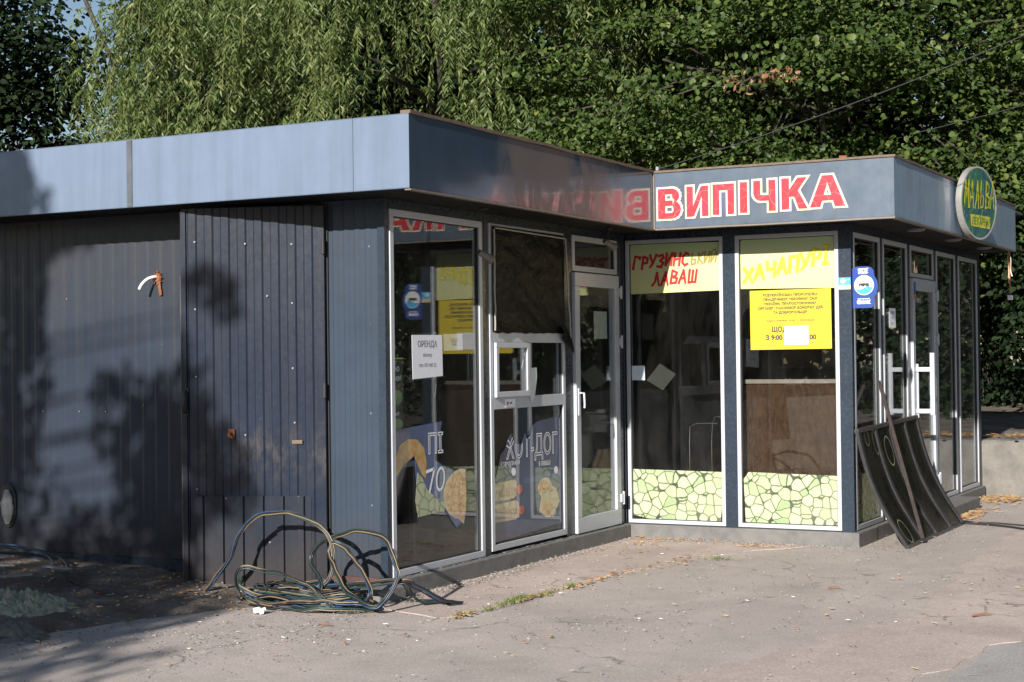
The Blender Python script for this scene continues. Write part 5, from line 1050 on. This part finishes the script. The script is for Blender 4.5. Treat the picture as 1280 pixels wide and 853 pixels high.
# =================================================================== TREES
def unit(a): return a / np.maximum(1e-9, np.linalg.norm(a, axis=1, keepdims=True))
def leaf_arrays(c, a, nrm, L, W, shape):
    s = unit(np.cross(a, nrm)); nrm = np.cross(s, a); L = L[:, None]; W = W[:, None]
    if shape == 'lance':
        vs = [c, c + a * L * .4 + s * W * .5 + nrm * W * .18, c + a * L - nrm * L * .08, c + a * L * .4 - s * W * .5 + nrm * W * .18]; tri = [(0, 1, 2), (0, 2, 3)]; 
    else:
        vs = [c, c + a * L * .18 + s * W * .42 + nrm * W * .1, c + a * L * .6 + s * W * .45 + nrm * W * .06, c + a * L - nrm * L * .12, c + a * L * .6 - s * W * .45 + nrm * W * .06, c + a * L * .18 - s * W * .42 + nrm * W * .1]
        tri = [(0, 1, 2), (0, 2, 3), (0, 3, 4), (0, 4, 5)]
    k = len(vs); V = np.stack(vs, 1).reshape(-1, 3); b = (np.arange(len(c)) * k)[:, None, None]; F = (np.array(tri)[None] + b).reshape(-1, 3); return V, F
def np_mesh(name, V, F, mat, parent, off):
    me = bpy.data.meshes.new(name); V = V - np.array(off); me.vertices.add(len(V)); me.vertices.foreach_set('co', V.astype(np.float32).ravel())
    me.loops.add(F.size); me.loops.foreach_set('vertex_index', F.astype(np.int32).ravel()); me.polygons.add(len(F)); me.polygons.foreach_set('loop_start', np.arange(0, F.size, F.shape[1], dtype=np.int32))
    try: me.polygons.foreach_set('loop_total', np.full(len(F), F.shape[1], dtype=np.int32))
    except Exception: pass
    me.update(calc_edges=True); me.materials.append(mat); o = bpy.data.objects.new(name, me); COL.objects.link(o)
    if parent: o.parent = parent
    return o
def limbs(base, top_z, spread, n, r0, seed, z_fork=.35):
    rn = random.Random(seed); m = MB(); b = Vector(base); top = b + Vector((rn.uniform(-.3, .3), rn.uniform(-.3, .3), top_z * .8))
    tr = [b.lerp(top, k / 8) + Vector((.12 * math.sin(k * .9 + seed), .1 * math.cos(k * 1.1), 0)) for k in range(9)]; m.tube(tr, [r0 * (1.25 if k == 0 else 1 - .1 * k) for k in range(9)], 10)
    for i in range(n):
        k = rn.uniform(z_fork, .95) * 8; p = tr[int(k)].lerp(tr[min(8, int(k) + 1)], k % 1); a = 2 * math.pi * (i / n) + rn.uniform(-.4, .4); ln = spread * rn.uniform(.6, 1.)
        pts = [p]; 
        for j in range(1, 7): pts.append(p + Vector((math.cos(a) * ln * j / 6, math.sin(a) * ln * j / 6, ln * (.55 * (j / 6) - .25 * (j / 6) ** 2) + .06 * math.sin(j * 2 + i))))
        rr = r0 * .38; m.tube(pts, [rr * (1 - .13 * j) for j in range(7)], 7)
        for q in range(3):
            s0 = pts[2 + q]; a2 = a + rn.uniform(-1, 1); l2 = ln * .4; m.tube([s0, s0 + Vector((math.cos(a2) * l2 * .5, math.sin(a2) * l2 * .5, l2 * .2)), s0 + Vector((math.cos(a2) * l2, math.sin(a2) * l2, l2 * .25))], [rr * .4, rr * .3, rr * .12], 5)
    return m
M['bark'] = dirty('grey_brown_bark', (.045, .037, .029), .95, .35, scale=14, bump=.8)
M['willow'] = leaf_mat('willow_leaf', [(0, (.045, .07, .02)), (.4, (.08, .118, .034)), (.75, (.125, .165, .052)), (1, (.21, .235, .10))], .22, .42)
M['linden'] = leaf_mat('linden_leaf', [(0, (.03, .055, .014)), (.45, (.05, .085, .022)), (.8, (.08, .12, .03)), (1, (.14, .17, .045))], .3, .5)
M['shaded_leaf'] = leaf_mat('leaf_painted_shade', [(0, (.006, .012, .005)), (.5, (.011, .022, .008)), (1, (.02, .036, .012))], .1, .7)  # near-black leaf colour paints in the shade of the rear foliage
M['dead_leaf'] = leaf_mat('withered_leaf', [(0, (.14, .07, .035)), (.6, (.25, .14, .07)), (1, (.40, .28, .17))], .1, .65)

def crown_points(n, center, rad, rng, shell=.45):
    d = unit(rng.normal(size=(n, 3))); r = shell + (1 - shell) * rng.random((n, 1)) ** .6; return np.array(center) + d * r * np.array(rad), d
def willow(base, h, rad, nstr, seed, label, front=None, per=22, fname='willow_tree', group=None):
    rng = np.random.default_rng(seed); th = thing(fname, base, label, 'tree', group)
    limbs((base[0], base[1] + 1.9, base[2]), h, rad[0] * .6, 7, .15, seed, .3).build('trunk', M['bark'], th)
    cz = base[2] + h * .60; p, d = crown_points(nstr, (base[0], base[1], cz), rad, rng, .35)
    if front is not None:
        keep = (p[:, 1] < base[1] + rad[1] * .5) | (rng.random(len(p)) < .35); p, d = p[keep], d[keep]
    g_ = np.array([noise.noise(Vector((q[0] * .8, q[1] * .8, q[2] * .6))) for q in p]); k = g_ > .08; p, d = p[k], d[k]
    n = len(p); SL = rng.uniform(.4, 1.15, n); outv = unit(np.c_[d[:, 0], d[:, 1], np.zeros(n)]); lean = outv * rng.uniform(.15, .85, (n, 1)) + rng.normal(0, .15, (n, 3)) * [1, 1, 0]
    C = []; A = []; az = rng.uniform(0, 2 * np.pi, n)
    for j in range(per):
        t_ = (j + rng.random(n) * .6) / per; side = az + (j % 2) * np.pi + rng.normal(0, .35, n); curve = lean * (t_ * (1.3 - .7 * t_))[:, None] * SL[:, None]; pos = p + curve + np.c_[np.zeros(n), np.zeros(n), -SL * t_ ** 1.35 * .9 + .12 * np.sin(t_ * 3)]
        down = unit(np.c_[np.cos(side) * .75, np.sin(side) * .75, -rng.uniform(.55, 1.2, n)]); C.append(pos); A.append(down)
    C = np.concatenate(C); A = np.concatenate(A); m = len(C); N = unit(rng.normal(size=(m, 3)) + np.array([.0, -.5, .6])); L = rng.uniform(.07, .18, m); W = L * rng.uniform(.17, .26, m)
    V, F = leaf_arrays(C, A, N, L, W, 'lance'); np_mesh('crown', V, F, M['willow'], th, base)
    lb = MB(); lb.tube(catmull([(-15.6, 23.2, 2.6), (-17.9, 23.0, 4.2), (-19.3, 22.9, 5.7), (-20.3, 22.8, 7.1), (-21.2, 22.8, 8.8)], 4), [.085 - .003 * k for k in range(17)], 8); lb.build('limb', M['bark'], th)
    # the hanging twigs themselves
    k = min(n, 900); tv = []; tf = []
    for i in range(k):
        prev = None
        for t_ in (0., .35, .7, 1.):
            q = p[i] + lean[i] * (t_ * (1.3 - .7 * t_)) * SL[i] + np.array([0, 0, -SL[i] * t_ ** 1.35 * .9 + .12 * math.sin(t_ * 3)]); w3 = .004
            b_ = len(tv); tv += [q + [w3, 0, 0], q + [-w3 * .5, w3, 0], q + [-w3 * .5, -w3, 0]]
            if prev is not None:
                for a in range(3): tf.append((prev + a, prev + (a + 1) % 3, b_ + (a + 1) % 3, b_ + a))
            prev = b_
    np_mesh('twigs', np.array(tv), np.array(tf), flat('olive_twig', (.16, .15, .05), .8), th, base); return th
def leafy(base, h, rad, nclump, per, seed, label, mat, name='linden_tree', lsize=(.045, .115), czf=.6, clr=(.75, .75, .22), gap=None, cat='tree', group=None, droop=.25, zmin=None, r0=.24, twigs=True, front=None, shell=.4):
    rng = np.random.default_rng(seed); th = thing(name, base, label, cat, group)
    if twigs: limbs(base, h, rad[0] * .58, 10, r0 * .8, seed, .3).build('trunk', M['bark'], th)
    cz = base[2] + h * czf; p, d = crown_points(nclump, (base[0], base[1], cz), rad, rng, shell)
    if zmin is not None: p, d = p[p[:, 2] > zmin], d[p[:, 2] > zmin]
    if front is not None: k = (p[:, 1] < base[1] + rad[1] * front) | (rng.random(len(p)) < .3); p, d = p[k], d[k]
    if gap is not None:
        g_ = np.array([noise.noise(Vector((q[0], q[1], q[2] * 2.2)) * gap[0]) for q in p]); k = g_ > gap[1]; p, d = p[k], d[k]
    n = len(p); S = rng.uniform(.55, 1.25, n); m = n * per; idx = np.repeat(np.arange(n), per)
    q = rng.normal(size=(m, 3)); q = q / np.maximum(1, np.linalg.norm(q, axis=1, keepdims=True) * .7); loc = q * np.array(clr) * S[idx][:, None]
    rr = np.linalg.norm(loc[:, :2], axis=1); loc[:, 2] -= droop * rr ** 1.5; C = p[idx] + loc
    A = unit(np.c_[loc[:, :2] * 1.2 + rng.normal(0, .5, (m, 2)), -rng.uniform(.1, .9, m)]); N = unit(rng.normal(0, .55, (m, 3)) + np.array([0, -.35, .9])); L = rng.uniform(*lsize, m); W = L * rng.uniform(.75, .95, m)
    V, F = leaf_arrays(C, A, N, L, W, 'round'); np_mesh('crown', V, F, mat, th, base)
    if twigs:
        tm = MB(); rn = random.Random(seed)
        for i in range(0, n, max(1, n // 160)):
            c_ = Vector(p[i]); k = Vector((base[0], base[1], cz)); s0 = c_ + (k - c_).normalized() * 1.1; tm.tube([s0, s0.lerp(c_, .6) + Vector((0, 0, .05)), c_ + (c_ - s0) * .4 - Vector((0, 0, .06))], [.02, .013, .005], 4, cap=False)
        tm.build('branches', M['bark'], th)
    return th
willow((-14.5, 23.0, .6), 10.5, (6.1, 3.4, 4.6), 12500, 11, 'weeping willow with hanging pale green strands behind the left of the kiosk', front=True, per=26)
lt = leafy((-7.0, 23.6, .6), 10, (5.4, 3.6, 4.3), 1300, 190, 12, 'broad linden tree with layered sprays of leaves behind the right of the kiosk', M['linden'], gap=(.6, .03), zmin=2.0, front=.3, czf=.58, clr=(.75, .75, .16), droop=.35)
leafy((-27.1, 24, .6), 10, (4.5, 3.4, 4.6), 520, 150, 13, 'dark tree left of the willow, its shade put into the leaf colour', M['shaded_leaf'], name='dark_tree', lsize=(.1, .17), gap=(.5, -.25), front=.4, clr=(.8, .8, .4))
leafy((-22.0, 30.5, .7), 12, (3.2, 3.0, 5.8), 420, 150, 24, 'dark tree standing behind the left edge of the willow', M['shaded_leaf'], name='dark_tree', lsize=(.13, .22), clr=(.9, .9, .5), front=.4)
leafy((-15, 30.5, .7), 12, (6.8, 3.2, 5.8), 900, 150, 14, 'dark tree standing behind the willow', M['shaded_leaf'], name='dark_tree', lsize=(.13, .22), clr=(.9, .9, .5), gap=(.35, -.38), front=.4)
leafy((-6.0, 31, .7), 12, (6.8, 3.2, 5.8), 800, 150, 15, 'dark tree standing behind the linden', M['shaded_leaf'], name='dark_tree', lsize=(.13, .22), clr=(.9, .9, .5), front=.4)
leafy((2.5, 26, .7), 10, (5.0, 3.6, 4.6), 600, 150, 16, 'dark spreading tree at the right behind the retaining wall', M['shaded_leaf'], name='dark_tree', lsize=(.09, .15), clr=(.8, .8, .4), front=.4, czf=.5)
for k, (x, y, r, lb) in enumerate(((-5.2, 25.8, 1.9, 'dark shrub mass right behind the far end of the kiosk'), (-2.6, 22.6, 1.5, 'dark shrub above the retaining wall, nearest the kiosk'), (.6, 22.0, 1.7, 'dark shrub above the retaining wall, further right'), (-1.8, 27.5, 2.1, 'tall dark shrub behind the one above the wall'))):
    leafy((x, y, .55), 3.2, (r, 1.3, 1.7), 60, 170, 30 + k, lb, M['shaded_leaf'], name='shrub', lsize=(.06, .11), clr=(.45, .45, .3), cat='shrub', group='shrubs above the retaining wall', czf=.45, r0=.06)
# withered spray in the linden, and ivy-like leaves under it
wb = thing('withered_branch', (-6.9, 20.1, 5.1), 'withered branch with a few brown curled leaves in the linden', 'branch')
wr = np.random.default_rng(8); wc_ = []; wt = MB()
for (a_, b_) in (((-7.45, 20.3, 5.28), (-6.95, 20.0, 5.02)), ((-7.2, 20.2, 5.15), (-6.45, 20.0, 5.26)), ((-6.9, 20.1, 5.22), (-6.25, 19.9, 5.12))):
    A_, B_ = Vector(a_), Vector(b_); wt.tube([A_, A_.lerp(B_, .5) + Vector((0, 0, .05)), B_], [.012, .008, .003], 5)
    for k in range(34):
        q = A_.lerp(B_, float(wr.random())); wc_.append((q.x + wr.normal(0, .04), q.y + wr.normal(0, .06), q.z + wr.normal(0, .04)))
wt.build('twig', M['bark'], wb); wc_ = np.array(wc_); k = len(wc_)
V_, F_ = leaf_arrays(wc_, unit(wr.normal(size=(k, 3)) + [0, 0, -.8]), unit(wr.normal(size=(k, 3))), wr.uniform(.05, .12, k), wr.uniform(.02, .05, k), 'round'); np_mesh('leaves', V_, F_, M['dead_leaf'], wb, (-6.9, 20.1, 5.1))
# the shade tree on the near side, whose shadow falls on the navy wall
def shade_tree():
    base = (-9.6, -3.2, 0); th = thing('shade_tree', base, 'tall broadleaf tree on the near side whose shadow falls on the navy wall', 'tree')
    limbs(base, 8.5, 2.4, 7, .2, 77, .4).build('trunk', M['bark'], th); rng = np.random.default_rng(5); S = -np.array(SUN); C = []; A = []
    # clumps (wall point, distance towards the sun, radius, leaf count)
    cl = [((-8.62, 8.32, 2.86), 11, .30, 900), ((-8.27, 8.32, 2.84), 11.2, .10, 110), ((-8.24, 8.32, 2.70), 11, .08, 80), ((-8.05, 8.32, 2.66), 11, .05, 25), ((-9.25, 8.8, 2.9), 11, .62, 1600), ((-9.3, 8.8, 2.1), 11.3, .62, 1800), ((-9.25, 8.8, 1.4), 10.7, .58, 1500), ((-9.2, 8.8, .8), 11, .45, 800), ((-8.75, 8.8, 2.2), 11.4, .14, 60), ((-8.7, 8.8, 1.9), 11.2, .12, 60), ((-8.62, 8.3, 3.0), 11.5, .12, 40),
          ((-7.95, 8.8, 1.38), 11, .10, 45), ((-7.75, 8.8, 1.15), 11.2, .26, 210), ((-7.50, 8.8, .95), 11, .28, 420), ((-7.25, 8.8, 1.15), 11.4, .26, 280), ((-7.12, 8.8, 1.5), 11.2, .15, 110), ((-7.6, 8.8, .55), 11, .24, 200), ((-7.2, 8.8, .65), 11.2, .38, 800), ((-8.1, 8.8, .28), 10.8, .2, 120), ((-7.4, 8.8, .15), 11, .42, 800), ((-8.8, 8.8, .25), 11, .45, 420),
          ((-6.78, 8.5, 2.08), 11, .10, 55), ((-6.66, 8.5, 1.98), 11, .08, 45), ((-6.75, 8.5, .95), 11.2, .16, 120), ((-6.62, 8.5, .72), 11, .14, 90), ((-6.95, 8.5, 1.3), 11.2, .16, 90),
          ((-8.0, 7.9, .0), 11.5, .5, 800), ((-7.2, 7.6, .0), 11.5, .46, 800), ((-7.8, 7.0, .0), 11.5, .5, 800), ((-6.9, 6.9, .0), 11.4, .42, 640), ((-7.3, 6.2, .0), 11.5, .5, 700), ((-6.45, 7.55, .0), 11.3, .22, 260), ((-6.3, 6.3, 0), 11.2, .3, 260), ((-5.75, 6.1, 0), 11.0, .22, 120), ((-6.5, 5.6, 0), 11.2, .45, 420)]
    for (w0, dist, r, cnt) in cl:
        c = np.array(w0) + S * dist; q = rng.normal(size=(cnt, 3)); q /= np.maximum(1, np.linalg.norm(q, axis=1, keepdims=True) * .8); C.append(c + q * r * np.array([1, 1.6, .9]))
    C = np.concatenate(C); m = len(C); A = unit(rng.normal(size=(m, 3)) + [0, 0, -.6]); N = unit(rng.normal(size=(m, 3))); L = rng.uniform(.06, .12, m)
    V, F = leaf_arrays(C, A, N, L, L * .75, 'round'); np_mesh('crown', V, F, M['linden'], th, base)
    tm = MB(); top = Vector((base[0] + .2, base[1], 6.4)) 
    for (w0, dist, r, cnt) in cl:
        c = Vector(w0) - SUN * dist; j = top.copy(); j.z = min(6.6, c.z - .2) if c.z > 4.3 else c.z + .5; mid = j.lerp(c, .5) + Vector((0, 0, .12)); tm.tube([j, mid, c], [.03, .015, .006], 5, cap=False)
    tm.build('branches', M['bark'], th)
shade_tree()
# unseen tree belt behind the camera, added to keep bright sky out of reflections
def reflection_woods():
    rng = np.random.default_rng(3); n = 26000; x = rng.uniform(-75, 50, n); hgt = 6 + 3.2 * np.sin(x * .21) + 1.5 * np.sin(x * .63); z = rng.random(n) ** .8 * hgt; y = -52 - rng.random(n) * 3 - 1.5 * np.sin(x * .5)
    C = np.c_[x, y, z]; L = rng.uniform(.5, 1.1, n); V, F = leaf_arrays(C, unit(rng.normal(size=(n, 3))), unit(rng.normal(size=(n, 3)) + [0, 1, .6]), L, L * .8, 'round')
    o = np_mesh('reflection_woods', V, F, M['shaded_leaf'], None, (0, 0, 0)); tag(o, 'unseen belt of trees added across the street to darken the glass reflections', None, kind='stuff')
reflection_woods()
